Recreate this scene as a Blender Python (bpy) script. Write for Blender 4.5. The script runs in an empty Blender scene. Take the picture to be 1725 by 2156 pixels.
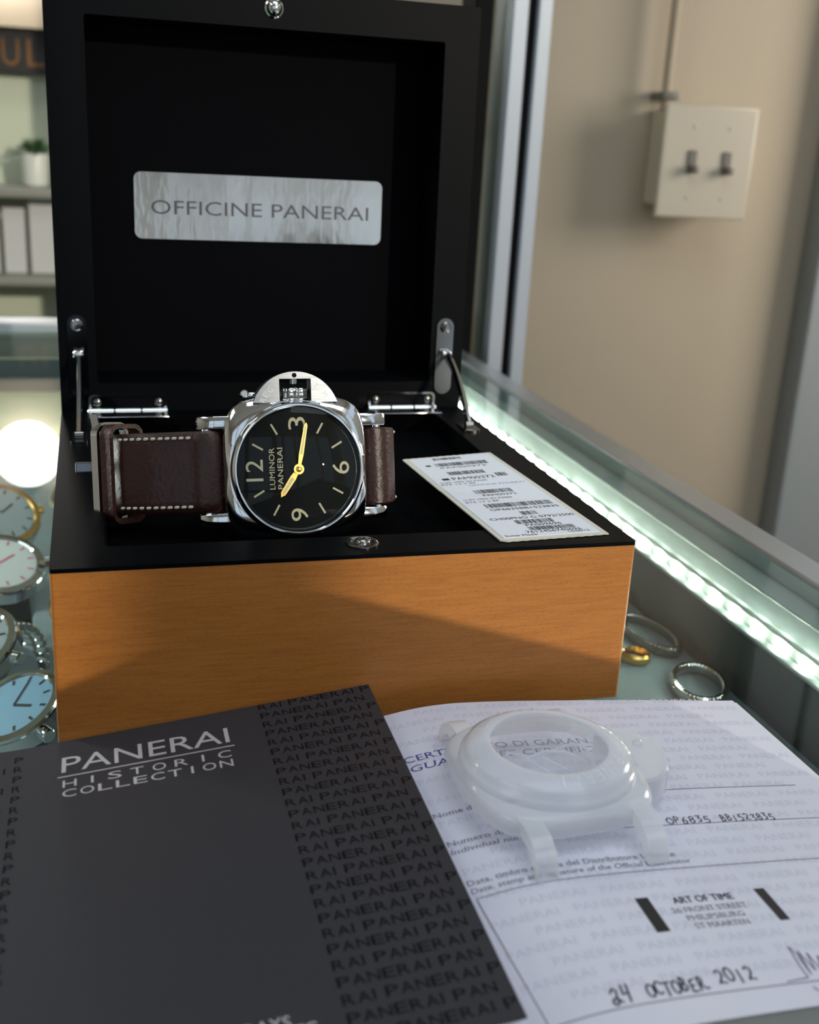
import bpy, bmesh, math, random
from mathutils import Vector, Matrix
random.seed(7)
PI = math.pi
SC = bpy.context.scene
COL = SC.collection
S = 0.001                      # everything below is written in millimetres

# ------------------------------------------------------------------ camera, sky, lights, exposure
cam = bpy.data.cameras.new('camera')
camo = bpy.data.objects.new('camera', cam)
COL.objects.link(camo)
_p, _y, _r = -.321, -.286, -.054
_cy, _sy, _cp, _sp, _cr, _sr = math.cos(_y), math.sin(_y), math.cos(_p), math.sin(_p), math.cos(_r), math.sin(_r)
_Rz = Matrix(((_cy, -_sy, 0), (_sy, _cy, 0), (0, 0, 1)))
_Rx = Matrix(((1, 0, 0), (0, _cp, -_sp), (0, _sp, _cp)))
_Ry = Matrix(((_cr, 0, _sr), (0, 1, 0), (-_sr, 0, _cr)))
_R = _Rz @ _Rx @ _Ry
_rt, _fw, _up = _R.col[0], _R.col[1], _R.col[2]
camo.matrix_world = Matrix(((_rt[0], _up[0], -_fw[0], 14.38 * S), (_rt[1], _up[1], -_fw[1], -305.13 * S),
                            (_rt[2], _up[2], -_fw[2], 175.06 * S), (0, 0, 0, 1)))
cam.sensor_fit = 'HORIZONTAL'
cam.sensor_width = 36
cam.lens = 2345.4 / 1725 * 36
cam.clip_start = .01
cam.dof.use_dof = True
cam.dof.focus_distance = .37
cam.dof.aperture_fstop = cam.lens / 2.6
SC.camera = camo

SC.view_settings.view_transform = 'Standard'
SC.view_settings.look = 'None'
SC.view_settings.gamma = 1
SC.view_settings.use_curve_mapping = False
SC.view_settings.exposure = 0.0
SC.cycles.caustics_reflective = False
SC.cycles.caustics_refractive = False

world = bpy.data.worlds.new('sky')
SC.world = world
world.use_nodes = True
_bg = world.node_tree.nodes['Background']
_bg.inputs[0].default_value = (.70, .84, 1.0, 1)
_bg.inputs[1].default_value = .8

SUN_AZ, SUN_EL = math.radians(25), math.radians(14)
_sd = Vector((math.sin(SUN_AZ) * math.cos(SUN_EL), -math.cos(SUN_AZ) * math.cos(SUN_EL), math.sin(SUN_EL)))
sun = bpy.data.lights.new('sun', 'SUN')
sun.energy = 1.55
sun.angle = math.radians(.6)
sun.color = (1, .89, .72)
suno = bpy.data.objects.new('sun', sun)
suno.rotation_euler = _sd.to_track_quat('Z', 'Y').to_euler()
COL.objects.link(suno)


def area_light(name, loc, target, sx, sy, watts, color):
    l = bpy.data.lights.new(name, 'AREA')
    l.shape = 'RECTANGLE'
    l.size, l.size_y, l.energy, l.color = sx * S, sy * S, watts, color
    o = bpy.data.objects.new(name, l)
    o.location = Vector(loc) * S
    o.rotation_euler = (Vector(loc) - Vector(target)).to_track_quat('Z', 'Y').to_euler()
    COL.objects.link(o)
    return o


# daylight through the side window; unseen overhead fill added to brighten the papers
area_light('side_window_light', (1480, 500, 380), (600, 950, 150), 420, 420, 8, (1, .91, .80))
area_light('overhead_fill_light', (350, -250, 1640), (350, -250, 0), 1200, 900, 9, (.78, .89, 1.0))



# ------------------------------------------------------------------ materials
def lin(h):
    h = h.lstrip('#')
    c = [int(h[i:i + 2], 16) / 255 for i in (0, 2, 4)]
    return tuple(v / 12.92 if v <= .04045 else ((v + .055) / 1.055) ** 2.4 for v in c) + (1,)


def mat(name, col, rough=.5, metal=0, spec=.5, coat=0, emit=0, noise=None, bump=None, stretch=(1, 1, 1), trans=0, sub=0):
    m = bpy.data.materials.new(name)
    m.use_nodes = True
    nt = m.node_tree
    b = nt.nodes['Principled BSDF']
    c = lin(col) if isinstance(col, str) else col
    b.inputs['Base Color'].default_value = c
    b.inputs['Roughness'].default_value = rough
    b.inputs['Metallic'].default_value = metal
    b.inputs['Specular IOR Level'].default_value = spec
    b.inputs['Coat Weight'].default_value = coat
    b.inputs['Transmission Weight'].default_value = trans
    if sub:
        b.inputs['Subsurface Weight'].default_value = sub
        b.inputs['Subsurface Radius'].default_value = (.002, .002, .002)
    if emit:
        b.inputs['Emission Color'].default_value = c
        b.inputs['Emission Strength'].default_value = emit
    if noise or bump:
        tc = nt.nodes.new('ShaderNodeTexCoord')
        mp = nt.nodes.new('ShaderNodeMapping')
        mp.inputs['Scale'].default_value = stretch
        nt.links.new(tc.outputs['Object'], mp.inputs[0])
    if noise:                                  # (scale, second colour, detail)
        n = nt.nodes.new('ShaderNodeTexNoise')
        n.inputs['Scale'].default_value = noise[0]
        n.inputs['Detail'].default_value = noise[2] if len(noise) > 2 else 3
        nt.links.new(mp.outputs[0], n.inputs[0])
        r = nt.nodes.new('ShaderNodeValToRGB')
        r.color_ramp.elements[0].position, r.color_ramp.elements[1].position = .3, .7
        r.color_ramp.elements[0].color = c
        r.color_ramp.elements[1].color = lin(noise[1])
        nt.links.new(n.outputs['Fac'], r.inputs[0])
        nt.links.new(r.outputs[0], b.inputs['Base Color'])
    if bump:                                   # (scale, strength)
        n = nt.nodes.new('ShaderNodeTexNoise')
        n.inputs['Scale'].default_value = bump[0]
        n.inputs['Detail'].default_value = 4
        nt.links.new(mp.outputs[0], n.inputs[0])
        bp = nt.nodes.new('ShaderNodeBump')
        bp.inputs['Strength'].default_value = bump[1]
        bp.inputs['Distance'].default_value = .0006
        nt.links.new(n.outputs['Fac'], bp.inputs['Height'])
        nt.links.new(bp.outputs[0], b.inputs['Normal'])
    return m


def glass_mat(name, tint, ior=1.5, rough=0.0, frost=None, bump=None):
    """clear sheet: reflects by angle at the outer face, lets the rest through; frost = (share, colour)"""
    m = bpy.data.materials.new(name)
    m.use_nodes = True
    nt = m.node_tree
    nt.nodes.clear()
    N, L = nt.nodes.new, nt.links.new
    out = N('ShaderNodeOutputMaterial')
    tr = N('ShaderNodeBsdfTransparent')
    tr.inputs[0].default_value = tint
    gl = N('ShaderNodeBsdfGlossy')
    gl.inputs['Roughness'].default_value = rough
    body = tr.outputs[0]
    if frost:
        df = N('ShaderNodeBsdfDiffuse')
        df.inputs[0].default_value = frost[1]
        tl = N('ShaderNodeBsdfTranslucent')
        tl.inputs[0].default_value = frost[1]
        m1 = N('ShaderNodeMixShader')
        m1.inputs[0].default_value = .45
        L(df.outputs[0], m1.inputs[1]); L(tl.outputs[0], m1.inputs[2])
        lw = N('ShaderNodeLayerWeight')
        lw.inputs[0].default_value = .35
        mr = N('ShaderNodeMapRange')
        mr.inputs['To Min'].default_value = frost[0]
        mr.inputs['To Max'].default_value = min(1, frost[0] + .42)
        L(lw.outputs['Facing'], mr.inputs[0])
        m2 = N('ShaderNodeMixShader')
        L(mr.outputs[0], m2.inputs[0])
        L(tr.outputs[0], m2.inputs[1]); L(m1.outputs[0], m2.inputs[2])
        body = m2.outputs[0]
    fr = N('ShaderNodeFresnel')
    fr.inputs[0].default_value = ior
    ge = N('ShaderNodeNewGeometry')
    sb = N('ShaderNodeMath'); sb.operation = 'SUBTRACT'
    sb.inputs[0].default_value = 1
    L(ge.outputs['Backfacing'], sb.inputs[1])
    mu = N('ShaderNodeMath'); mu.operation = 'MULTIPLY'
    L(fr.outputs[0], mu.inputs[0]); L(sb.outputs[0], mu.inputs[1])
    mx = N('ShaderNodeMixShader')
    L(mu.outputs[0], mx.inputs[0]); L(body, mx.inputs[1]); L(gl.outputs[0], mx.inputs[2])
    if bump:
        n = N('ShaderNodeTexNoise'); n.inputs['Scale'].default_value = bump[0]
        tc = N('ShaderNodeTexCoord'); L(tc.outputs['Object'], n.inputs[0])
        bp = N('ShaderNodeBump'); bp.inputs['Strength'].default_value = bump[1]; bp.inputs['Distance'].default_value = .0015
        L(n.outputs['Fac'], bp.inputs['Height']); L(bp.outputs[0], gl.inputs['Normal'])
    L(mx.outputs[0], out.inputs[0])
    return m


M = {}
M['wall_beige'] = mat('beige_wall_paint', '#b4a791', .75, noise=(1.6, '#aea08b', 2), bump=(60, .05))
M['wall_pale'] = mat('pale_green_wall_paint', '#c3cdb8', .7)
M['wall_plain'] = mat('plain_wall_paint', '#d3cabb', .8)
M['ceiling'] = mat('ceiling_paint', '#d8cfc0', .8)
M['floor'] = mat('floor_stone', '#6f6a62', .4, noise=(6, '#7c776e'))
M['alu'] = mat('brushed_aluminium', '#c3cad2', .38, 1, bump=(300, .04), stretch=(1, .02, 1))
M['alu_paint'] = mat('grey_coated_aluminium', '#98a1ad', .4, .2)
M['dark_rubber'] = mat('dark_rubber_gasket', '#020305', .6, spec=.08)
M['white_trim'] = mat('grey_white_trim_paint', '#8d9394', .45)
M['glass'] = glass_mat('counter_glass', (.93, .975, .955, 1), 1.42)
M['pane'] = glass_mat('door_glass', (.86, .90, .86, 1), 1.5)
M['case_floor'] = mat('grey_blue_display_fabric', '#7d8a90', .85, noise=(14, '#93a0a6'), bump=(900, .2))
M['tray'] = mat('grey_tray_fabric', '#657279', .85, noise=(14, '#66737a'), bump=(900, .2))
M['panel_dark'] = mat('dark_grey_case_panel', '#4a5558', .6)
M['channel'] = mat('grey_anodised_channel', '#a9b2b0', .5, .1)
M['case_back'] = mat('pale_yellow_green_back_panel', '#d3d8b4', .6)
M['led'] = mat('white_led', (.86, 1, .86, 1), .3, emit=110)
M['led_tape'] = mat('white_led_tape', '#e8efe6', .5)
M['wood'] = None
M['black'] = mat('satin_black_lacquer', '#020408', .45, spec=.07, bump=(900, .03))
M['black_in'] = mat('black_lining', '#020307', .7, spec=.06)
M['velvet'] = mat('black_velvet', '#020305', .95, spec=.05, bump=(1500, .3))
M['shaded_nickel'] = mat('nickel_with_dark_reflection', '#2c2d30', .1, 1)
M['chrome'] = mat('polished_chrome', '#d9dad8', .09, 1)
M['dark_chrome'] = mat('dark_nickel_plating', '#8c8a86', .14, 1)
M['steel'] = mat('polished_steel', '#dfe2e4', .07, 1)
M['brushed'] = mat('brushed_steel', '#7d8186', .3, 1, bump=(500, .12), stretch=(.08, 1, 1))
M['plate'] = mat('polished_name_plate', '#d6d2ca', .12, 1, bump=(40, 1.0), stretch=(1, 1, .35))
M['engrave'] = mat('engraved_dark_grey', '#4a4d54', .4, .3)
M['engrave_light'] = mat('engraved_pale_line', '#f1f2ee', .5)
M['dial'] = mat('black_green_dial', '#04090b', .6, spec=.1)
M['lume'] = mat('aged_cream_lume', '#c9c0a0', .6)
M['lume_hand'] = mat('cream_hand_lume', '#efdfae', .5)
M['gold'] = mat('yellow_gold', '#e9b765', .22, 1)
M['crystal'] = glass_mat('domed_crystal', (.97, .985, .98, 1), 1.3)
M['leather'] = mat('dark_brown_leather', '#3a1d17', .36, spec=.5, noise=(160, '#2c1511', 4), bump=(700, .35))
M['leather_edge'] = mat('raw_tan_leather_edge', '#a8735a', .75, noise=(900, '#7c4a38'))
M['leather_keeper'] = mat('brown_keeper_leather', '#4c2417', .5, noise=(500, '#2e140d'), bump=(900, .5))
M['thread'] = mat('cream_thread', '#d8d2bd', .7)
M['tag'] = mat('white_label_paper', '#e6ecf6', .55)
M['tag_edge'] = mat('cream_label_backing', '#d8d8cc', .6)
M['ink'] = mat('black_print_ink', '#14161c', .6)
M['ink_grey'] = mat('grey_print_ink', '#5d626c', .6)
M['ink_blue'] = mat('blue_print_ink', '#27408f', .6)
M['ink_pale'] = mat('pale_blue_print_ink', '#7d96c0', .6)
M['ink_pen'] = mat('dark_blue_pen_ink', '#20243a', .5)
M['ink_purple'] = mat('purple_pen_ink', '#5a4a78', .5)
M['paper'] = mat('white_certificate_paper', '#dddfee', .6, noise=(30, '#d8dbeb'))
M['paper_mark'] = mat('pale_paper_pattern_ink', '#cdd0e0', .6)
M['pages'] = mat('white_page_edges', '#e2e2e4', .7)
M['cover'] = mat('charcoal_booklet_cover', '#33343a', .5, spec=.4, noise=(700, '#303137'), bump=(2500, .06))
M['cover_gloss'] = mat('glossy_black_varnish', '#0e0f13', .3, spec=.25)
M['silver_ink'] = mat('silver_cover_ink', '#c3c2c2', .4, .15)
M['plastic'] = glass_mat('frosted_clear_plastic', (.95, .97, 1, 1), 1.42, .13, frost=(.46, (.98, .99, 1, 1)))
M['plastic_clear'] = glass_mat('clear_plastic_window', (.97, .98, .99, 1), 1.45, .04, frost=(.03, (.9, .93, .97, 1)), bump=(260, .5))
M['plastic_line'] = glass_mat('raised_plastic_lettering', (1, 1, 1, 1), 1.5, .1, frost=(.6, (.95, .97, 1, 1)))
M['switch'] = mat('ivory_switch_plate', '#bdb4a2', .4)
M['switch_dark'] = mat('grey_switch_toggle', '#6d6860', .5)
M['conduit'] = mat('beige_painted_conduit', '#a3937b', .55)
M['sign'] = mat('black_sign_board', '#151617', .6)
M['sign_gold'] = mat('amber_sign_letters', '#6d4714', .5)
M['shelf'] = mat('grey_shelf_board', '#8d908a', .5)
M['pot'] = mat('white_ceramic_pot', '#dfe6e0', .35)
M['soil'] = mat('dark_potting_soil', '#2c221a', .9)
M['leaf'] = mat('dark_green_leaf', '#27502c', .5, noise=(60, '#3c6a35'))
M['picture'] = mat('pale_grey_card', '#ccd0d2', .5)
M['lamp'] = mat('lit_white_lamp_globe', (1, .98, .94, 1), .4, emit=16)
M['fill_panel'] = mat('glowing_fill_panel', (.92, .96, 1, 1), .5, emit=2.4)
M['card'] = mat('grey_board', '#77736c', .7)
M['blue_dial'] = mat('pale_blue_dial', '#8fb6d6', .3)
M['white_dial'] = mat('white_dial', '#e7eaee', .35)
M['silver_dial'] = mat('silver_grey_dial', '#9aa6ad', .3)
M['pink'] = mat('pink_print', '#e07f94', .5)
M['dark_leather'] = mat('blue_black_leather', '#23303a', .5, bump=(500, .3))
M['cushion'] = mat('grey_blue_cushion', '#6d7b8a', .8, bump=(700, .2))


def wood_mat():
    m = mat('honey_pear_wood', '#b5712a', .42, spec=.35)
    nt = m.node_tree
    b = nt.nodes['Principled BSDF']
    N, L = nt.nodes.new, nt.links.new
    tc = N('ShaderNodeTexCoord')
    def noise(scale, stretch, detail):
        mp = N('ShaderNodeMapping'); mp.inputs['Scale'].default_value = stretch
        L(tc.outputs['Object'], mp.inputs[0])
        n = N('ShaderNodeTexNoise'); n.inputs['Scale'].default_value = scale; n.inputs['Detail'].default_value = detail
        L(mp.outputs[0], n.inputs[0])
        return n.outputs['Fac']
    fine = noise(1, (90, 1400, 1400), 4)
    fleck = noise(1, (900, 2200, 2200), 2)
    broad = noise(1, (5, 26, 26), 3)
    def mixc(fac, a, c, lo, hi):
        r = N('ShaderNodeValToRGB')
        r.color_ramp.elements[0].position, r.color_ramp.elements[1].position = lo, hi
        r.color_ramp.elements[0].color, r.color_ramp.elements[1].color = a, c
        L(fac, r.inputs[0])
        return r.outputs[0]
    c1 = mixc(broad, lin('#b4702f'), lin('#c17d3b'), .35, .65)
    c2 = mixc(fine, (.88, .86, .83, 1), (1.03, 1.03, 1.03, 1), .35, .6)
    c3 = mixc(fleck, (.86, .84, .8, 1), (1, 1, 1, 1), .34, .46)
    out = c1
    for c in (c2, c3):
        mx = N('ShaderNodeMix'); mx.data_type = 'RGBA'; mx.blend_type = 'MULTIPLY'
        mx.inputs[0].default_value = 1
        L(out, mx.inputs[6]); L(c, mx.inputs[7])
        out = mx.outputs[2]
    L(out, b.inputs['Base Color'])
    return m


M['wood'] = wood_mat()

# ------------------------------------------------------------------ builders
WORLD = {}


def thing(name, label, cat, loc=(0, 0, 0), rot=None, group=None):
    o = bpy.data.objects.new(name, None)
    COL.objects.link(o)
    o.empty_display_size = .01
    mw = Matrix.Translation(Vector(loc) * S)
    if rot is not None:
        mw = mw @ rot.to_4x4()
    o.matrix_world = mw
    WORLD[o.name] = mw
    o['label'], o['category'] = label, cat
    if group:
        o['group'] = group
    return o


def tag(o, label, cat, group=None):
    o['label'], o['category'] = label, cat
    if group:
        o['group'] = group
    return o


def obj(name, bm, m, parent=None, local=False, smooth=40, label=None, kind=None):
    """turns a bmesh in millimetres into one linked mesh object; m = one material or a list of them"""
    bmesh.ops.scale(bm, vec=(S, S, S), verts=bm.verts)
    me = bpy.data.meshes.new(name)
    o = bpy.data.objects.new(name, me)
    COL.objects.link(o)
    if parent is not None:
        if not local:
            bm.transform(WORLD[parent.name].inverted())
        o.parent = parent
        WORLD[o.name] = WORLD[parent.name]
    else:
        xs = [v.co for v in bm.verts]
        c = Vector(((min(v.x for v in xs) + max(v.x for v in xs)) / 2, (min(v.y for v in xs) + max(v.y for v in xs)) / 2, min(v.z for v in xs)))
        bmesh.ops.translate(bm, vec=-c, verts=bm.verts)
        o.location = c
        WORLD[o.name] = Matrix.Translation(c)
    bmesh.ops.recalc_face_normals(bm, faces=bm.faces)
    bm.to_mesh(me)
    bm.free()
    for mm in (m if isinstance(m, (list, tuple)) else [m]):
        me.materials.append(mm)
    if smooth:
        me.set_sharp_from_angle(angle=math.radians(smooth))
        tot = sum(p.area for p in me.polygons)
        for p in me.polygons:                            # broad flat faces keep their own normal
            if p.area > tot * .07:
                p.use_smooth = False
    if label:
        o['label'] = label
    if kind:
        o['kind'] = kind
    return o


def struct(name, bm, m, parent=None, **k):
    return obj(name, bm, m, parent, kind=None if parent else 'structure', **k)


def new():
    return bmesh.new()


def add_box(bm, lo, hi, bev=0, seg=2, mi=0, xf=None):
    r = bmesh.ops.create_cube(bm, size=1)
    vs = r['verts']
    for v in vs:
        v.co = Vector([lo[i] + (v.co[i] + .5) * (hi[i] - lo[i]) for i in range(3)])
    fs = list({f for v in vs for f in v.link_faces})
    if bev:
        es = list({e for v in vs for e in v.link_edges})
        r = bmesh.ops.bevel(bm, geom=es, offset=bev, segments=seg, profile=.5, affect='EDGES')
        vs = list({v for f in r['faces'] for v in f.verts} | {v for v in vs if v.is_valid})
        fs = list({f for v in vs for f in v.link_faces})
    for f in fs:
        f.material_index = mi
    if xf is not None:
        bmesh.ops.transform(bm, matrix=xf, verts=vs)
    return bm


def loft(bm, rings, cap0=True, cap1=True, close=True, mi=0, loop=False):
    R = [[bm.verts.new(p) for p in r] for r in rings]
    n = len(R[0])
    pairs = list(zip(R[:-1], R[1:]))
    if loop:
        pairs.append((R[-1], R[0]))
    for a, b in pairs:
        for i in range(n if close else n - 1):
            j = (i + 1) % n
            f = bm.faces.new((a[i], a[j], b[j], b[i]))
            f.material_index = mi
    if cap0 and not loop:
        bm.faces.new(R[0][::-1]).material_index = mi
    if cap1 and not loop:
        bm.faces.new(R[-1]).material_index = mi
    return bm


def basis(axis):
    a = Vector(axis).normalized()
    t = Vector((0, 0, 1)) if abs(a.z) < .9 else Vector((1, 0, 0))
    u = t.cross(a).normalized()
    return u, a.cross(u), a


def add_lathe(bm, prof, org=(0, 0, 0), axis=(0, 0, 1), seg=48, mi=0, cap0=True, cap1=True):
    """prof = [(radius, height), ...] turned about the axis"""
    u, v, a = basis(axis)
    o = Vector(org)
    rings = []
    for r, h in prof:
        rings.append([o + a * h + (u * math.cos(2 * PI * k / seg) + v * math.sin(2 * PI * k / seg)) * max(r, 1e-4) for k in range(seg)])
    return loft(bm, rings, cap0, cap1, True, mi)


def add_cyl(bm, p0, p1, r, seg=24, mi=0, bev=0):
    p0, p1 = Vector(p0), Vector(p1)
    L = (p1 - p0).length
    if bev:
        prof = [(r - bev, 0), (r, bev), (r, L - bev), (r - bev, L)]
    else:
        prof = [(r, 0), (r, L)]
    return add_lathe(bm, prof, p0, p1 - p0, seg, mi)


def add_tube(bm, pts, r, seg=10, mi=0, closed=False):
    pts = [Vector(p) for p in pts]
    rings = []
    n = len(pts)
    prev = None
    for i, p in enumerate(pts):
        if closed:
            t = pts[(i + 1) % n] - pts[i - 1]
        else:
            t = pts[min(i + 1, n - 1)] - pts[max(i - 1, 0)]
        t.normalize()
        if prev is None:
            u, v, _ = basis(t)
        else:
            u = (prev - t * prev.dot(t)).normalized()
            v = t.cross(u)
        prev = u
        rr = r[i] if isinstance(r, (list, tuple)) else r
        rings.append([p + (u * math.cos(2 * PI * k / seg) + v * math.sin(2 * PI * k / seg)) * rr for k in range(seg)])
    return loft(bm, rings, True, True, True, mi, loop=closed)


def add_sphere(bm, c, r, seg=24, mi=0):
    prof = [(r * math.sin(PI * k / 14), -r * math.cos(PI * k / 14)) for k in range(15)]
    return add_lathe(bm, prof, c, (0, 0, 1), seg, mi)


def add_prism(bm, outline, h0, h1, fn=None, mi=0):
    """outline [(x,y)] pulled from h0 to h1; fn maps (x,y,h) to a point"""
    fn = fn or (lambda x, y, h: (x, y, h))
    return loft(bm, [[fn(x, y, h0) for x, y in outline], [fn(x, y, h1) for x, y in outline]], mi=mi)


def rrect(x0, y0, x1, y1, r, n=6):
    out = []
    for cx, cy, a0 in ((x1 - r, y1 - r, 0), (x0 + r, y1 - r, 90), (x0 + r, y0 + r, 180), (x1 - r, y0 + r, 270)):
        for k in range(n + 1):
            a = math.radians(a0 + 90 * k / n)
            out.append((cx + r * math.cos(a), cy + r * math.sin(a)))
    return out


def ring_prism(bm, outer, inner, h0, h1, fn=None, mi=0):
    """frame between two outlines with the same number of points"""
    fn = fn or (lambda x, y, h: (x, y, h))
    return loft(bm, [[fn(x, y, h0) for x, y in outer], [fn(x, y, h1) for x, y in outer],
                     [fn(x, y, h1) for x, y in inner], [fn(x, y, h0) for x, y in inner]], loop=True, mi=mi)


# ---- lettering: flat glyph outlines laid on a surface
_GL = {}


def glyphs(s, spacing=1.0, res=3):
    key = (s, spacing, res)
    if key in _GL:
        return _GL[key]
    cu = bpy.data.curves.new('lettering', 'FONT')
    cu.body = s
    cu.size = 1
    cu.resolution_u = res
    cu.space_character = spacing
    cu.fill_mode = 'FRONT'
    o = bpy.data.objects.new('lettering', cu)
    me = bpy.data.meshes.new_from_object(o)
    bpy.data.objects.remove(o)
    bpy.data.curves.remove(cu)
    v = [(p.co.x, p.co.y) for p in me.vertices]
    f = [tuple(p.vertices) for p in me.polygons]
    # boundary edges, for adding serifs
    cnt = {}
    for p in f:
        for i in range(len(p)):
            e = tuple(sorted((p[i], p[(i + 1) % len(p)])))
            cnt[e] = cnt.get(e, 0) + 1
    b = [e for e, c in cnt.items() if c == 1]
    bpy.data.meshes.remove(me)
    _GL[key] = (v, f, b)
    return _GL[key]


CAP = .729      # cap height of the built-in face at size 1 (measured below)
_v = glyphs('H')[0]
CAP = max(p[1] for p in _v) - min(p[1] for p in _v)
_v = glyphs('x')[0]
XH = max(p[1] for p in _v)


def lay_text(bm, s, A, B, cap, fn, italic=0, serif=False, spacing=1.0, bold=0, mi=0, flip=False, fit=True):
    """text with its baseline from A to B (2D), capital height cap, mapped by fn(x, y) -> point"""
    v, f, b = glyphs(s, spacing)
    if not v:
        return bm
    x0, x1 = min(p[0] for p in v), max(p[0] for p in v)
    A, B = Vector(A), Vector(B)
    d = B - A
    L = d.length
    d.normalize()
    up = Vector((-d.y, d.x))
    sy = cap / CAP
    sx = L / (x1 - x0) if fit else sy
    def put(p):
        q = A + d * ((p[0] - x0) * sx + italic * p[1] * sy) + up * (p[1] * sy)
        return fn(q.x, q.y)
    vs = [bm.verts.new(put(p)) for p in v]
    for p in f:
        try:
            bm.faces.new([vs[i] for i in p]).material_index = mi
        except ValueError:
            pass
    if serif:
        for i, j in b:
            p, q = v[i], v[j]
            if abs(p[1] - q[1]) < .004 and .035 < abs(p[0] - q[0]) < .16:
                h = p[1]
                for lvl, sg in ((0, 1), (XH, -1), (CAP, -1)):
                    if abs(h - lvl) < .03:
                        a, c = sorted((p[0], q[0]))
                        e, t = .065, .035
                        quad = [(a - e, h), (c + e, h), (c + e, h + sg * t), (a - e, h + sg * t)]
                        qv = [bm.verts.new(put(w)) for w in quad]
                        bm.faces.new(qv).material_index = mi
                        break
    return bm


def add_line(bm, A, B, w, fn, n=1, mi=0):
    A, B = Vector(A), Vector(B)
    d = (B - A).normalized()
    nn = Vector((-d.y, d.x)) * (w / 2)
    prev = None
    for k in range(n + 1):
        q = A.lerp(B, k / n)
        cur = (bm.verts.new(fn(*(q + nn))), bm.verts.new(fn(*(q - nn))))
        if prev:
            bm.faces.new((prev[0], prev[1], cur[1], cur[0])).material_index = mi
        prev = cur
    return bm


def stroke(bm, pts, w, fn, mi=0):
    for a, b in zip(pts[:-1], pts[1:]):
        if (Vector(a) - Vector(b)).length > 1e-6:
            add_line(bm, a, b, w, fn, 1, mi)
    for p in pts:
        vs = [bm.verts.new(fn(p[0] + w / 2 * math.cos(PI * k / 4), p[1] + w / 2 * math.sin(PI * k / 4))) for k in range(8)]
        bm.faces.new(vs).material_index = mi
    return bm


def arc(cx, cy, rx, ry, a0, a1, n=10):
    return [(cx + rx * math.cos(math.radians(a0 + (a1 - a0) * k / n)), cy + ry * math.sin(math.radians(a0 + (a1 - a0) * k / n))) for k in range(n + 1)]


HAND = {
    '0': [arc(.4, .5, .36, .5, 80, 440, 16)],
    'O': [arc(.45, .45, .42, .46, 70, 430, 16)],
    '1': [[(.35, .95), (.3, 0)]],
    '2': [arc(.35, .7, .3, .28, 150, -30, 8) + [(.1, .05), (.3, .12), (.75, .02)]],
    'd': [[(.1, .75), (.35, 1), (.62, .85), (.5, .4)] + arc(.3, .2, .22, .2, 50, 400, 12) + [(.6, .3), (.85, .1)]],
    '3': [[(.1, .95), (.65, .95), (.35, .55)] + arc(.35, .28, .3, .28, 90, -120, 9)],
    '4': [[(.15, 1), (.1, .45), (.6, .5)], [(.62, 1), (.5, -.05)]],
    '5': [[(.7, .98), (.2, .95), (.15, .55)] + arc(.35, .3, .32, .3, 90, -130, 9)],
    '6': [[(.5, 1), (.2, .6)] + arc(.36, .28, .26, .28, 160, 520, 14)],
    '8': [arc(.4, .74, .24, .24, -90, 270, 12), arc(.38, .26, .3, .26, 90, 450, 12)],
    'P': [[(.15, 0), (.2, 1)] + arc(.3, .72, .35, .27, 100, -90, 8)],
    'B': [[(.15, 0), (.2, 1)] + arc(.3, .75, .32, .24, 100, -90, 7) + arc(.3, .26, .42, .26, 90, -90, 7) + [(.15, .02)]],
    'C': [arc(.5, .48, .42, .46, 50, 310, 12)],
    'T': [[(-.2, .95), (.85, 1)], [(.4, .97), (.3, 0)]],
    'E': [[(.7, .95), (.2, .9), (.15, .05), (.75, .08)], [(.18, .5), (.6, .52)]],
    'R': [[(.15, 0), (.2, .95)] + arc(.3, .7, .32, .26, 100, -90, 7) + [(.85, .05), (1.15, .1)]],
}


def handwrite(bm, s, A, B, h, w, fn, italic=.1):
    n = len(s)
    A, B = Vector(A), Vector(B)
    d = B - A
    step = d.length / n
    d.normalize()
    up = Vector((-d.y, d.x))
    for i, ch in enumerate(s):
        for st in HAND.get(ch, []):
            pts = []
            for x, y in st:
                q = A + d * ((i + x) * step + italic * y * h) + up * (y * h + .12 * h * math.sin(i * 2.1))
                pts.append((q.x, q.y))
            stroke(bm, pts, w, fn)
    return bm


# ------------------------------------------------------------------ the room
struct('floor', add_box(new(), (-2600, -2700, -1000), (1600, 2400, -950)), M['floor'], smooth=0)
struct('ceiling', add_box(new(), (-2600, -2700, 1700), (1600, 2400, 1750)), M['ceiling'], smooth=0)
struct('wall_back', add_box(new(), (470, 1000, -950), (1600, 1060, 1700)), M['wall_beige'], smooth=0)
struct('wall_back_recess', add_box(new(), (-2600, 2200, -950), (470, 2260, 1700)), M['wall_pale'], smooth=0)
struct('wall_recess_side', add_box(new(), (470, 1060, -950), (530, 2260, 1700)), M['wall_plain'], smooth=0)
struct('wall_left', add_box(new(), (-2660, -2700, -950), (-2600, 2260, 1700)), M['wall_plain'], smooth=0)
bm = new()                                               # side wall with the window opening
def wall_x(y0, z0, y1, z1):
    add_box(bm, (1540, y0, z0), (1600, y1, z1))
wall_x(-2500, -950, 1000, -150); wall_x(-2500, 1450, 1000, 1700)
wall_x(-2500, -150, -2100, 1450); wall_x(-1250, -150, -1200, 1450); wall_x(800, -150, 1000, 1450)
wall_x(-1200, -150, 250, 1000); wall_x(250, -150, 750, 120); wall_x(250, 640, 750, 1000); wall_x(750, -150, 800, 1000)
struct('wall_right', bm, M['wall_plain'], smooth=0)
bm = new()                                               # shop front: low sill wall, header and two piers round a wide opening
add_box(bm, (-2600, -2560, -950), (1600, -2500, -450)); add_box(bm, (-2600, -2560, 1500), (1600, -2500, 1700))
add_box(bm, (-2600, -2560, -450), (-1500, -2500, 1500)); add_box(bm, (-500, -2560, -450), (-420, -2500, 1500))
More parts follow.
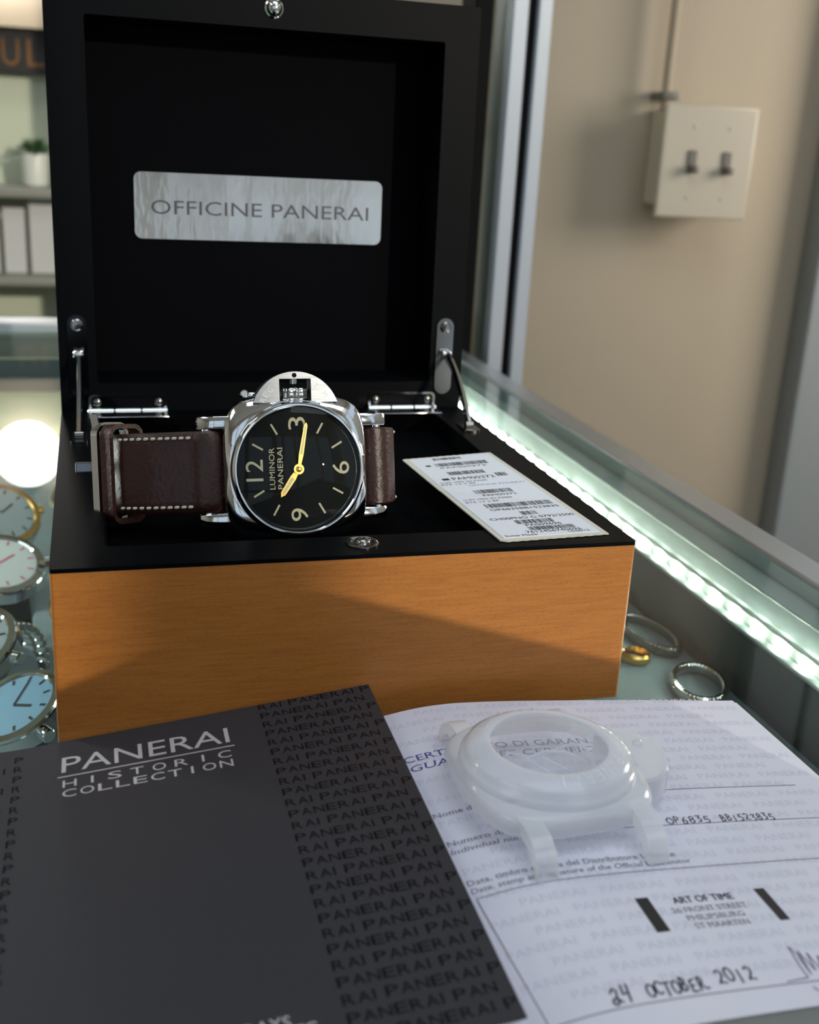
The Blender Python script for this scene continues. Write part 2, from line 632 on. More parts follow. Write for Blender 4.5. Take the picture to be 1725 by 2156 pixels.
for x in (330, 610, 1200):
    add_box(bm, (x, -2540, -450), (x + 50, -2500, 1500))
add_box(bm, (-1500, -2540, 205), (1600, -2500, 255)); add_box(bm, (90, -2560, -450), (215, -2500, 1500))
struct('wall_front', bm, M['wall_plain'], smooth=0)
bm = new()
add_box(bm, (-2600, 2150, 345), (470, 2200, 1700))
struct('trim_1', bm, M['wall_beige'], smooth=0)          # beige bulkhead over the sign
bm = new()
add_box(bm, (915, 960, -950), (1010, 1000, 1700), 4); add_box(bm, (1022, 960, -950), (1300, 1000, 1700), 4)
struct('trim_2', bm, M['white_trim'])                    # pale panels at the right end of the wall
# glazed door beside the counter
d1 = bpy.data.objects.new('door_1', None); COL.objects.link(d1); d1['kind'] = 'structure'
d1.location = (.364, .655, -.95)
WORLD[d1.name] = Matrix.Translation((.364, .655, -.95))
obj('door_jamb', add_box(new(), (329, 650, -950), (345.5, 690, 1650), 1.5), M['dark_rubber'], d1)
obj('door_stile', add_box(new(), (361, 648, -950), (375.5, 690, 1650), 1.5), M['alu_paint'], d1)
obj('door_gasket', add_box(new(), (375.5, 655, -950), (384, 688, 1650), .8), M['dark_rubber'], d1)
obj('door_post', add_box(new(), (384, 648, -950), (397, 690, 1650), 1.5), M['alu_paint'], d1)
obj('door_pane', add_box(new(), (345.5, 665, -950), (361, 671, 1650)), M['pane'], d1, smooth=0)
obj('door_head', add_box(new(), (329, 650, 1650), (397, 690, 1700), 1.5), M['alu_paint'], d1)

# ------------------------------------------------------------------ the glass display counter
ct = thing('display_counter', 'glass topped display counter with aluminium edge rail under the watch box', 'display counter', (0, 200, -950))
obj('glass_top', add_box(new(), (-700, -330, -8), (313, 742, 0), .6), M['glass'], ct, label='clear greenish glass counter top')
bm = new()
prof = [(313.2, -30), (313.2, .6), (314.2, 1.6), (330, 1.6), (331, .6), (331, -30)]
loft(bm, [[(x, y, z) for x, z in prof] for y in (-330, 775)])
obj('edge_rail', bm, M['alu'], ct, smooth=25)
bm = new()                                               # ribbed lamp channel hung under the glass along the rail
ribs = [(313, -8.2), (300, -8.2), (300.5, -10)]
for k in range(9):
    z = -10.5 - k * 1.7
    ribs += [(304.6, z), (305.4, z - .85)]
ribs += [(304.6, -26), (304.6, -31.5), (300, -32), (300, -34), (313, -34)]
loft(bm, [[(x, y, z) for x, z in ribs] for y in (-329, 741)])
obj('lamp_channel', bm, M['channel'], ct, smooth=20)
bm = new()
add_box(bm, (303.2, -325, -30.6), (304.5, 735, -25.6))
ls = obj('led_strip', bm, M['led_tape'], ct, smooth=0)
for k in range(42):
    y = 29 + 19.1 * k - 100
    if y > 730:
        break
    obj('led', add_box(new(), (301.6, y - 3.0, -30), (303.2, y + 3.0, -26.2), .5), M['led'], ls)
bm = new()
add_box(bm, (-700, 742.2, -30), (313, 775, 4), 1.5)
obj('back_rail', bm, M['alu'], ct)
obj('case_floor', add_box(new(), (-698, -328, -125), (312, 740, -105)), M['case_floor'], ct, smooth=0)
obj('back_panel', add_box(new(), (-698, 640, -104.9), (304, 645, -8.3)), M['case_back'], ct, smooth=0)
obj('side_panel', add_box(new(), (306, -328, -104.9), (312, 640, -34.3)), M['panel_dark'], ct, smooth=0)
obj('plinth', add_box(new(), (-700, -330, -950), (313, 742, -125.2), 2), M['white_trim'], ct)
area_light('case_fill_light', (-330, 260, -12), (-40, 260, -100), 12, 520, 2.0, (.93, 1, .95))  # fill added inside the case to brighten the watches, no fitting there
obj('panel_trim', add_box(new(), (-698, 632, -34), (304, 639.8, -8.3), 1), M['panel_dark'], ct)

# ------------------------------------------------------------------ the presentation box
H, D, W, TL = 56.33, 187.9, 181.0, .028
bx = thing('presentation_box', 'open honey wood watch box with black interior and raised lid', 'watch box', (W / 2, D / 2, 0))
O0, I0 = rrect(0, 0, W, D, 1.0, 3), rrect(15.5, 16.5, 165.5, 176, 1.5, 3)
bm = new()
ring_prism(bm, O0, I0, .3, 55.0)
obj('base', bm, M['wood'], bx)
bm = new()
ring_prism(bm, O0, I0, 55.0, H)
obj('rim', bm, M['black'], bx)
bm = new()
add_box(bm, (15.6, 16.6, 20), (165.4, 175.9, 48.1), 1.5)
ring_prism(bm, rrect(15.55, 16.55, 165.45, 175.95, 1.4, 3), rrect(16.1, 17.1, 164.9, 175.4, 1.4, 3), 47, 56.2)
obj('lining', bm, M['velvet'], bx)
bm = new()                                               # push button of the lock
add_lathe(bm, [(5.2, 0), (5.2, .35), (4.8, .6), (3.6, .6), (3.3, .3), (2.6, .3), (2.5, .9), (1.9, 1.6), (.9, 2.0), (0, 2.05)], (92.2, 9.5, H), (0, 0, 1), 40)
obj('lock_button', bm, M['dark_chrome'], bx)


def lidp(u, s, w):
    """point on the lid: u across, s up from the hinge, w behind its front face"""
    c, n = math.cos(TL), math.sin(TL)
    return Vector((u, D + n * s + c * w, H + c * s - n * w))


LO, LI = rrect(0, -2.2, W, 175, 1.0, 3), rrect(15.4, 12.3, 165.5, 160, 1.0, 3)
bm = new()
loft(bm, [[lidp(x, y, w) for x, y in LO] for w in (1.3, 46)], cap0=False)
loft(bm, [[lidp(x, y, 1.3) for x, y in LO], [lidp(x, y, 1.3) for x, y in LI]], cap0=False, cap1=False)
lid = obj('lid', bm, M['wood'], bx)
bm = new()
ring_prism(bm, LO, LI, 0, 1.3, lidp)
obj('lid_rim', bm, M['black'], lid)
bm = new()
loft(bm, [[lidp(x, y, .2) for x, y in LI], [lidp(x, y, 30) for x, y in LI]], cap0=False)
obj('lid_lining', bm, M['black_in'], lid)
bm = new()
add_prism(bm, rrect(34.1, 72.2, 146.9, 100.9, 3.2, 8), 29.0, 29.9, lambda x, y, w: lidp(x, y, w))
npl = obj('name_plate', bm, M['plate'], bx, smooth=25)
bm = new()
lay_text(bm, 'OFFICINE PANERAI', (41.3, 83.1), (140.6, 83.1), 5.9, lambda x, y: lidp(x, y, 28.93))
obj('plate_lettering', bm, M['engrave'], npl, smooth=0)
bm = new()
add_sphere(bm, lidp(91, 167.6, -1.2), 3.3, 28)
add_lathe(bm, [(3.9, 0), (3.9, .5), (3.3, .9)], lidp(91, 167.6, 0), lidp(0, 0, -1) - lidp(0, 0, 0), 28)
obj('latch_ball', bm, M['chrome'], bx)


def hinge(side):
    """stay hinge: pill plate on the lid, hinge leaf, knuckle, arm and foot plate; side -1 left, 1 right"""
    uc = 7.8 if side < 0 else 172.0
    px = lambda x, y, h: lidp(x, y, -h)
    bm = new()
    ring = rrect(uc - 4, 6.5, uc + 4, 41.8, 3.95, 8)
    add_prism(bm, ring, 0, .9, px)
    hg = obj('stay_hinge', bm, M['shaded_nickel'] if side < 0 else M['dark_chrome'], bx, smooth=25)  # left pill's black reflection put into its colour, right pill kept paler
    def part(nm, b, m=M['chrome']):
        return obj(nm, b, m, hg, smooth=30)
    b = new(); add_lathe(b, [(2.6, 0), (2.6, .5), (1.9, 1.0), (0, 1.1)], lidp(uc, 37.6, -.9), lidp(0, 0, -1) - lidp(0, 0, 0), 24)
    part('screw', b, M['dark_chrome'])
    # hinge leaf on the lid rim and its knuckle barrel on the hinge line
    u0, u1 = (11.4, 44.8) if side < 0 else (136.3, 168.5)
    b = new(); ring_prism(b, rrect(u0, .5, u1, 7.4, 2.2, 5), rrect(u0 + 1.1, .9, u1 - 1.1, 6.4, 1.6, 5), .1, .9, px)
    part('hinge_leaf', b)
    b = new(); add_prism(b, rrect(u0 + .8, .9, u1 - .8, 6.6, 1.6, 5), .05, .45, px)
    part('leaf_plate', b, M['black'])
    for u in (u0 + 3.6, u1 - 3.6):
        b = new(); add_lathe(b, [(1.8, 0), (1.8, .7), (1.2, 1.1), (0, 1.2)], lidp(u, 3.9, -.4), lidp(0, 0, -1) - lidp(0, 0, 0), 20)
        part('screw', b, M['dark_chrome'])
    b = new()
    n = 3
    for k in range(n):
        a, c = u0 - .5 + (u1 - u0 + 1) * k / n, u0 - .5 + (u1 - u0 + 1) * (k + 1) / n - .3
        add_cyl(b, lidp(a, -.2, -2.2), lidp(c, -.2, -2.2), 2.1, 20, bev=.3)
    part('knuckle', b)
    b = new(); add_box(b, (u0, D - 14, H + .05), (u1, D - 3.5, H + .8), .3)
    part('base_leaf', b)
    # foot plate on the box rim and the arm between foot and lid
    fx = 7.6 if side < 0 else 172.4
    fy = 141 if side < 0 else 147
    b = new(); add_prism(b, rrect(fx - 3.6, fy - 7, fx + 3.6, fy + 9, 2.5, 5), H + .05, H + .8)
    add_cyl(b, (fx - 1.6, fy, H + 1.8), (fx + 1.6, fy, H + 1.8), 1.7, 16)
    part('foot_plate', b, M['dark_chrome'])
    top = lidp(uc + .3, 25.5, -3.2)
    foot = Vector((fx, fy, H + 2.2))
    b = new()
    pts = []
    for k in range(15):
        t = k / 14
        p = top.lerp(foot, t)
        bow = math.sin(PI * t) * (1.5 if side < 0 else 4.6)
        p += Vector((.2 * bow, bow * .7, bow * .8))
        pts.append(p)
    rings = []
    for k, p in enumerate(pts):
        tg = (pts[min(k + 1, 14)] - pts[max(k - 1, 0)]).normalized()
        sd = Vector((1, 0, 0))
        nn = tg.cross(sd).normalized()
        hw, th = 1.0, 2.6 - .9 * k / 14
        rings.append([p + sd * a * hw + nn * c * th for a, c in ((-1, -.7), (-.6, -1), (.6, -1), (1, -.7), (1, .7), (.6, 1), (-.6, 1), (-1, .7))])
    loft(b, rings)
    part('stay_arm', b)
    b = new(); add_cyl(b, top - Vector((2.2, 0, 0)), top + Vector((2.2, 0, 0)), 2.1, 18, bev=.4)
    add_cyl(b, lidp(uc, 25.5, -.9), lidp(uc, 25.5, -3.2), 1.8, 16)
    part('pivot_pin', b)


hinge(-1)
hinge(1)

# ------------------------------------------------------------------ the wristwatch (3 o'clock up, leaning on its strap)
TILT = math.radians(15)
wrot = Matrix(((1, 0, 0), (0, math.sin(TILT), -math.cos(TILT)), (0, math.cos(TILT), math.sin(TILT))))
_yaw = Matrix.Rotation(math.radians(2.0), 3, 'Z')
wrot = _yaw @ wrot
WC = Vector((76.9, 38.0, 72.35))                        # middle of the dial
YB = 23.9                                               # dial middle to resting point
wbase = WC - wrot @ Vector((0, YB, 0))
wt = thing('wristwatch', 'steel cushion-case wristwatch with black dial and brown leather strap on its side in the box', 'wristwatch', wbase, wrot)


def wob(name, bm, m, parent=None, smooth=35, **k):
    bmesh.ops.translate(bm, vec=(0, YB, 0), verts=bm.verts)
    return obj(name, bm, m, parent or wt, local=True, smooth=smooth, **k)


def squircle(a, n, z, seg=96, b=None):
    out = []
    b = b or a
    for k in range(seg):
        t = 2 * PI * k / seg
        c, s = math.cos(t), math.sin(t)
        r = 1 / ((abs(c) / a) ** n + (abs(s) / b) ** n) ** (1 / n)
        out.append((r * c, r * s, z))
    return out


bm = new()
loft(bm, [squircle(19.5, 2.2, -9.6), squircle(22.0, 3.0, -8.9), squircle(23.0, 3.9, -7.2), squircle(23.7, 4.3, -5.2), squircle(23.75, 4.3, -3.0),
          squircle(23.5, 4.2, -2.2), squircle(22.9, 3.6, -1.2), squircle(22.2, 2.3, -.2), squircle(20.6, 2, -.1)])
wob('case', bm, M['steel'], smooth=28)
bm = new()
add_lathe(bm, [(22.0, -.6), (22.1, .4), (21.9, 1.5), (21.4, 2.5), (20.9, 2.9), (20.5, 2.9), (20.2, 2.6), (20.1, 1.6), (19.7, .6), (19.3, .12)], seg=96, cap0=False, cap1=False)
wob('bezel', bm, M['steel'])
bm = new()
add_lathe(bm, [(20.0, -.4), (20.0, .05), (19.2, .06), (0, .06)], seg=96)
dial = wob('dial', bm, M['dial'])
flat = lambda h: (lambda x, y: (x, y, h))
bm = new()
for hr in (1, 2, 4, 5, 7, 8, 10, 11):
    a = math.radians(180 - 30 * hr)                      # twelve o'clock points along -x
    d = Vector((math.cos(a), math.sin(a)))
    add_line(bm, d * 13.1, d * 17.0, .62, flat(.14))
def up_text(b, s, cx, cy, width, cap, h, fn=None):
    """text whose top faces -x (the watch's twelve), centred on cx, cy"""
    lay_text(b, s, (cx + cap / 2, cy - width / 2), (cx + cap / 2, cy + width / 2), cap, fn or flat(h))
W12, W3 = 3.0, 3.0
for s, cx, cy, wd in (('12', -14.3, 0, 6.6), ('6', 14.2, 0, 4.0), ('3', 0, 14.8, 4.0), ('9', 0, -14.8, 4.0)):
    up_text(bm, s, cx, cy, wd * 1.04, 5.5, .14)
wob('hour_markers', bm, M['lume'], dial, smooth=0)
bm = new()
up_text(bm, 'LUMINOR', -8.6, .4, 13.4, 1.75, .13)
up_text(bm, 'PANERAI', -5.9, .4, 13.4, 1.75, .13)
wob('dial_lettering', bm, M['lume'], dial, smooth=0)


def hand(name, tip, w0, w1, z, hub):
    tip = Vector(tip)
    L = tip.length
    d = tip.normalized()
    n = Vector((-d.y, d.x))
    def at(u, v, h):
        q = d * u + n * v
        return (q.x, q.y, h)
    out = [(hub, -w0 * .6), (L * .3, -w0), (L - w1 * 1.6, -w1), (L, 0), (L - w1 * 1.6, w1), (L * .3, w0), (hub, w0 * .6)]
    b = new()
    loft(b, [[at(u, v, z) for u, v in out], [at(u, v, z + .22) for u, v in out]])
    add_lathe(b, [(1.7, z), (1.7, z + .3), (.9, z + .3), (.9, z)], (0, 0, 0), (0, 0, 1), 32, cap0=False, cap1=False)
    h = wob(name, b, M['gold'], smooth=20)
    ins = [(L * .32, -w0 * .5), (L - w1 * 2.2, -w1 * .45), (L - w1 * 1.2, 0), (L - w1 * 2.2, w1 * .45), (L * .32, w0 * .5)]
    b = new()
    loft(b, [[at(u, v, z + .1) for u, v in ins], [at(u, v, z + .27) for u, v in ins]])
    wob('hand_inlay', b, M['lume_hand'], h, smooth=0)


hand('hour_hand', (-6.1, -8.9), 1.0, .85, .5, .8)
hand('minute_hand', (2.9, 15.0), .75, .55, .95, .8)
bm = new()
add_lathe(bm, [(.95, .4), (.95, 1.45), (.6, 1.6), (0, 1.6)], seg=24)
wob('hand_pin', bm, M['gold'])
bm = new()
prof = [(0, .9)] + [(20.1 * math.sin(a), 2.2 + 2.9 * math.cos(a)) for a in (PI / 2 * k / 12 for k in range(12, -1, -1))]
prof = [(20.05, 1.8), (20.1, 2.7)] + [(20.1 * (1 - (k / 14) ** 1) ** .5 if k < 14 else 0, 2.9 + 2.3 * (k / 14)) for k in range(0, 15)]
add_lathe(bm, prof, seg=96, cap0=True, cap1=True)
wob('crystal', bm, M['crystal'], smooth=60)
# crown guard: half moon bridge with a window for the crown
R_, base = 14.6, 21.6
top = 31.5
cyc = top - R_
a0 = math.asin((base - cyc) / R_)
outl = [(R_ * math.cos(a0 + (PI - 2 * a0) * k / 36), cyc + R_ * math.sin(a0 + (PI - 2 * a0) * k / 36)) for k in range(37)]
bm = new()
nx0, nx1, ny1 = -5.2, 5.2, 29.2
left = [p for p in outl if p[0] <= nx0] + [(nx0, base)]
right = [(nx1, base)] + [p for p in outl if p[0] >= nx1]
mid = [(nx1, ny1)] + [p for p in outl if nx0 < p[0] < nx1] + [(nx0, ny1)]
yl = cyc + math.sqrt(R_ * R_ - nx0 * nx0); yr = cyc + math.sqrt(R_ * R_ - nx1 * nx1)
left = [(nx0, yl)] + left; right = right + [(nx1, yr)]
mid = [(nx1, ny1), (nx1, yr)] + [p for p in outl if nx0 < p[0] < nx1] + [(nx0, yl), (nx0, ny1)]
for poly in (left, mid, right):
    add_prism(bm, poly, -6.5, -.3)
bmesh.ops.remove_doubles(bm, verts=bm.verts, dist=1e-4)
cg = wob('crown_guard', bm, M['brushed'], smooth=25)
bm = new()
add_lathe(bm, [(.75, 0), (.75, .15), (0, .16)], (-.2, 30.3, -.33), (0, 0, 1), 20)
wob('guard_pin_hole', bm, M['dark_rubber'], cg)
bm = new()
for word, mid_a in (('REG.', 138), ('T.M.', 41)):
    for k, ch in enumerate(word):
        a = math.radians(mid_a - (k - 1.5) * 9.5)
        c = Vector((12.1 * math.cos(a), cyc + 12.1 * math.sin(a)))
        t = Vector((math.sin(a), -math.cos(a)))
        wch = .5 if ch == '.' else 1.55
        lay_text(bm, ch, c - t * wch / 2 - Vector((-t.y, t.x)) * .9, c + t * wch / 2 - Vector((-t.y, t.x)) * .9, 1.8 if ch != '.' else 1.8, flat(-.26), fit=ch != '.')
wob('guard_lettering', bm, M['engrave_light'], cg, smooth=0)
bm = new()                                               # fluted crown
n = 52
rings = []
for y, k in ((22.3, .9), (22.8, 1), (25.9, 1), (26.4, .88)):
    rings.append([((4.9 if i % 4 < 2 else 4.3) * k * math.cos(2 * PI * i / n), y, -4.3 + (4.9 if i % 4 < 2 else 4.3) * k * math.sin(2 * PI * i / n)) for i in range(n)])
loft(bm, rings)
wob('crown', bm, M['chrome'], smooth=20)
bm = new()
add_cyl(bm, (-.2, 27.4, -2.6), (-.2, 29.6, -2.2), 1.1, 16, bev=.3)
wob('lever_cam', bm, M['chrome'], cg)
bm = new()
add_box(bm, (-16.6, 23.4, -5.2), (-12.6, 25.2, -2.8), .5)
add_cyl(bm, (-16.2, 24.7, -5.6), (-16.2, 24.7, -2.4), 1.3, 16, bev=.3)
wob('lock_lever', bm, M['chrome'], cg)
bm = new()
for k, ch in enumerate('OFFICINE'):                      # engraving on the flank between the left lugs
    pass
lay_text(bm, 'FIRENZE 1860', (-8, 0), (8, 0), 1.3, lambda x, y: (-23.82, x, -5.2 + y))
wob('case_engraving', bm, M['engrave_light'], smooth=0)
for sx in (-1, 1):
    for sy in (-1, 1):
        bm = new()
        pr = [(21.5, -2.4), (26, -2.6), (29.6, -3.6), (31.2, -5.4), (31.4, -7.6), (30.4, -9.2), (28, -9.6), (21.5, -9.2)]
        y0, y1 = sorted((sy * 13.6, sy * 17.6))
        rings = []
        for y, ins in ((y0, .5), (y0 + .5, 0), (y1 - .5, 0), (y1, .5)):
            cx, cz = 26.5, -6.0
            rings.append([(sx * (cx + (x - cx) * (1 - ins * .12)), y, cz + (z - cz) * (1 - ins * .16)) for x, z in pr])
        loft(bm, rings)
        wob('lug', bm, M['steel'], smooth=30)
    bm = new()
    add_cyl(bm, (sx * 28.4, -13.8, -6.4), (sx * 28.4, 13.8, -6.4), 1.3, 16)
    wob('strap_bar', bm, M['steel'])


def catmull(pts, n=8):
    P = [Vector(p) for p in pts]
    out = []
    for i in range(len(P) - 1):
        p0, p1, p2, p3 = P[max(i - 1, 0)], P[i], P[i + 1], P[min(i + 2, len(P) - 1)]
        for k in range(n):
            t = k / n
            out.append(.5 * ((2 * p1) + (p2 - p0) * t + (2 * p0 - 5 * p1 + 4 * p2 - p3) * t * t + (3 * p1 - p0 - 3 * p2 + p3) * t ** 3))
    out.append(P[-1])
    return out


def strap(path, hw0, hw1, th, name):
    """leather band along a path in the x-z plane; raw edges keep the second material"""
    pts = catmull(path)
    n = len(pts)
    bm = new()
    rings = []
    for i, p in enumerate(pts):
        t = (pts[min(i + 1, n - 1)] - pts[max(i - 1, 0)]).normalized()
        nn = Vector((-t.y, t.x))                         # outward side of the band
        hw = hw0 + (hw1 - hw0) * i / (n - 1)
        h = th / 2
        sec = [(-hw, -h * .7), (-hw, h * .6), (-hw + .7, h * .95), (-hw * .7, h * 1.12), (0, h * 1.2), (hw * .7, h * 1.12), (hw - .7, h * .95), (hw, h * .6), (hw, -h * .7), (hw - .6, -h), (-hw + .6, -h)]
        rings.append([(p.x + nn.x * o, y, p.y + nn.y * o) for y, o in sec])
    loft(bm, rings)
    bm.faces.ensure_lookup_table()
    m = 11
    for i, f in enumerate(bm.faces):
        if i < (n - 1) * m and (i % m) in (0, 7):
            f.material_index = 1
    return wob(name, bm, [M['leather'], M['leather_edge']], smooth=40), pts


pL = [(-24.6, -6.6), (-26.6, -4.6), (-30, -4.6), (-33, -5.8), (-39, -7.6), (-46, -10), (-51, -13), (-54.5, -17), (-55.6, -22), (-53, -27.5), (-46, -31)]
pR = [(24.6, -6.6), (26.6, -4.6), (29.6, -4.9), (32, -7.2), (34.2, -11), (35.3, -18), (33, -26), (25, -33), (10, -37), (-10, -37.5), (-30, -36), (-47, -31.5), (-54, -27)]
# path order gives the outward side: run the left band towards the case, the right band away from it
sl, ptl = strap(pL[::-1], 12.6, 13.3, 3.4, 'strap')
sr, ptr = strap(pR[::-1], 11.5, 13.2, 3.4, 'strap')


def stitches(pts, i0, i1, off, parent):
    for sy in (-1, 1):
        stitch_row(pts, i0, i1, off, parent, sy)


def stitch_row(pts, i0, i1, off, parent, sy):
    bm = new()
    n = len(pts)
    acc = 0
    for i in range(i0, i1):
        p, q = pts[i], pts[min(i + 1, n - 1)]
        t = (q - p).normalized()
        nn = Vector((-t.y, t.x))
        seg = (q - p).length
        k = 0
        while acc <= seg:
            c = p + t * acc + nn * off
            if True:
                y = sy * 11.0
                a = c - t * .75
                b = c + t * .75
                add_tube(bm, [(a.x, y - .15, a.y), (a.x * .7 + b.x * .3 + nn.x * .25, y, a.y * .7 + b.y * .3 + nn.y * .25), (a.x * .3 + b.x * .7 + nn.x * .25, y, a.y * .3 + b.y * .7 + nn.y * .25), (b.x, y + .15, b.y)], [.28, .5, .5, .28], 6)
            acc += 2.2
        acc -= seg
    return wob('stitching', bm, M['thread'], parent)


nl, nr = len(ptl), len(ptr)
stitches(ptl, 27, nl - 25, 1.85, sl)
stitches(ptr, 8, nr - 30, 1.85, sr)
for sy in (-1, 1):
    bm = new()
    add_tube(bm, [(34.6, sy * 11.0, -9.5), (36.6, sy * 11.2, -13), (36.9, sy * 11.2, -16)], .5, 8)
    wob('strap_thread', bm, M['thread'], sr)
# free keeper round the fold, buckle frame and tongue
def yzring(cx, cz, ang, hw, hy, th, wid, nm, m):
    """flat loop round the strap: hw half gap, hy half height, turned by ang in the x-z plane"""
    a = math.radians(ang)
    ex, ez = Vector((math.cos(a), math.sin(a))), Vector((-math.sin(a), math.cos(a)))
    out, inn = rrect(-hw - th, -hy - th, hw + th, hy + th, min(hw, 3.4) + th * .6, 6), rrect(-hw, -hy, hw, hy, min(hw * .95, 2.8), 6)
    fn = lambda x, y, h: ((cx + ex.x * h + ez.x * x), y, (cz + ex.y * h + ez.y * x))
    b = new()
    ring_prism(b, out, inn, -wid / 2, wid / 2, fn)
    bmesh.ops.bevel(b, geom=[e for e in b.edges if len(e.link_faces) == 2 and e.calc_face_angle(0) > 1.0], offset=.4, segments=2, profile=.6, affect='EDGES')
    return wob(nm, b, m, smooth=40)


yzring(-53.9, -20.2, 48, 6.2, 14.7, 1.5, 4.4, 'keeper', M['leather_keeper'])
bk = yzring(-57.6, -23.0, 44, 6.4, 15.6, 1.3, 2.6, 'buckle', M['steel'])
bm = new()
add_prism(bm, [(13.8, -3.6), (20.5, -1.5), (20.5, .8), (13.8, 2.2)], -62.8, -60.6, lambda y, z, h: (h - (y - 13.8) * .15, y - 1.0, z - 20))
wob('buckle_corner', bm, M['steel'], bk)
bm = new()
add_box(bm, (-69.0, .6, -24.6), (-52.0, 4.2, -22.4), .6)
wob('buckle_tongue', bm, M['brushed'], bk)

# ------------------------------------------------------------------ paper label lying on the box
TZ = 57.0
tgc = [(129.1, 98.4), (167.9, 105.5), (174.2, 6.5), (135.7, 3.8)]
def jag(a, b, n, amp):
    a, b = Vector(a), Vector(b)
    d = (b - a); nn = Vector((-d.y, d.x)).normalized()
    return [tuple(a.lerp(b, k / n) + nn * (amp if k % 2 else 0)) for k in range(n)]
ol = jag(tgc[0], tgc[1], 26, .35) + [tgc[1]] + [(171.2, 55)] + jag(tgc[2], (138.2, 3.9), 22, -.35) + [(138.2, 3.9), (135.9, 5.2)] + [(132.5, 51)]
tg = thing('label_card', 'white barcode label card lying on the black box rim right of the watch', 'label', (152, 54, TZ - .4))
obj('backing', add_prism(new(), ol, TZ - .45, TZ), M['tag_edge'], tg, smooth=0, label='cream backing card with perforated ends')
ins = [(131.2, 97.4), (166.0, 103.9), (171.8, 8.6), (137.6, 6.4)]
obj('sticker', add_prism(new(), ins, TZ, TZ + .15), M['tag'], tg, smooth=0)
TF = lambda x, y: (x, y, TZ + .2)
tx = (Vector(ins[2]) - Vector(ins[3])).normalized()      # reading direction of the label
ty = Vector((-tx.y, tx.x))
def tpt(u, v):
    """u 0..1 across, v 0..1 from the near edge to the far edge"""
    a = Vector(ins[3]).lerp(Vector(ins[2]), u); b = Vector(ins[0]).lerp(Vector(ins[1]), u)
    return a.lerp(b, v)
bm = new()
def barcode(u0, u1, v0, v1):
    k = u0
    while k < u1 - .004:
        w = random.choice((.006, .006, .010, .016))
        g = random.choice((.006, .009, .013))
        q = [tpt(k, v0), tpt(min(k + w, u1), v0), tpt(min(k + w, u1), v1), tpt(k, v1)]
        bm.faces.new([bm.verts.new(TF(p.x, p.y)) for p in q])
        k += w + g
def ttext(s, u0, u1, v, cap, b=None):
    lay_text(b or bm, s, tpt(u0, v), tpt(u1, v), cap, TF)
barcode(.27, .62, .955, .985)
barcode(.22, .86, .865, .91); ttext('PAM00372', .24, .80, .835, 1.5)
add_line(bm, tpt(.10, .885), tpt(.16, .885), 1.6, TF)
barcode(.24, .68, .74, .785); ttext('PAM00372', .22, .72, .675, 3.0); add_line(bm, tpt(.10, .692), tpt(.18, .692), 2.2, TF)
barcode(.76, .90, .685, .73)
barcode(.27, .70, .485, .53); ttext('PAM00372', .32, .70, .452, 1.9)
barcode(.20, .94, .315, .36); ttext('OP6835BB1523835', .20, .96, .28, 2.0)
barcode(.47, .64, .215, .255)
ttext('CH00PNO G 0792/2500', .08, .99, .178, 2.1)
barcode(.30, .70, .125, .165); ttext('PA009696', .36, .74, .098, 2.0)
barcode(.35, .84, .055, .09); ttext('7612456740696', .28, .86, .03, 2.0)
ttext('Swiss Made', .03, .36, .006, 1.5); ttext('16/06/12', .70, .92, .012, 1.5)
obj('label_print', bm, M['ink'], tg, smooth=0)
bm = new()
ttext('LUM 1950 3D P3000', .04, .58, .64, 1.4, bm); ttext('ETE 12 2 BF', .02, .42, .615, 1.4, bm)
ttext('LUM 1950 3D P3000', .06, .60, .415, 1.4, bm); ttext('ETE 12 2 BF', .05, .42, .385, 1.4, bm)
obj('fine_print', bm, M['ink_grey'], tg, smooth=0)
bm = new()
ttext('OFFICINE PANERAI', .30, .96, .585, 1.3, bm)
obj('blue_print', bm, M['ink_pale'], tg, smooth=0)

# ------------------------------------------------------------------ guarantee certificate booklet and brochure
PX = [40, 60, 75, 84, 88, 92, 97, 104, 112, 120, 135, 150, 165, 180, 200, 218, 260]
PZ = [0.8, 5.2, 7.3, 7.9, 5.4, 4.3, 5.3, 6.8, 7.6, 7.8, 7.3, 6.4, 5.4, 4.4, 2.8, 1.3, 1.3]


def lerp1(x, X, Z):
    if x <= X[0]:
        return Z[0]
    for i in range(len(X) - 1):
        if x <= X[i + 1]:
            t = (x - X[i]) / (X[i + 1] - X[i])
            return Z[i] * (1 - t) + Z[i + 1] * t
    return Z[-1]


def sm(x, X, Z, w):
    return sum(lerp1(x + w * k, X, Z) * c for k, c in ((-1, .15), (-.5, .2), (0, .3), (.5, .2), (1, .15)))


def zpage(x, y):
    return sm(x, PX, PZ, 6)


def zbro(x, y):
    zt = sm(x, [-200, -16, 93.3, 200], [1.6, 1.8, 14.0, 26], 10)
    k = 1 - .30 * min(1, max(0, (-y - 3) / 135))
    return 1.6 + (zt - 1.6) * k


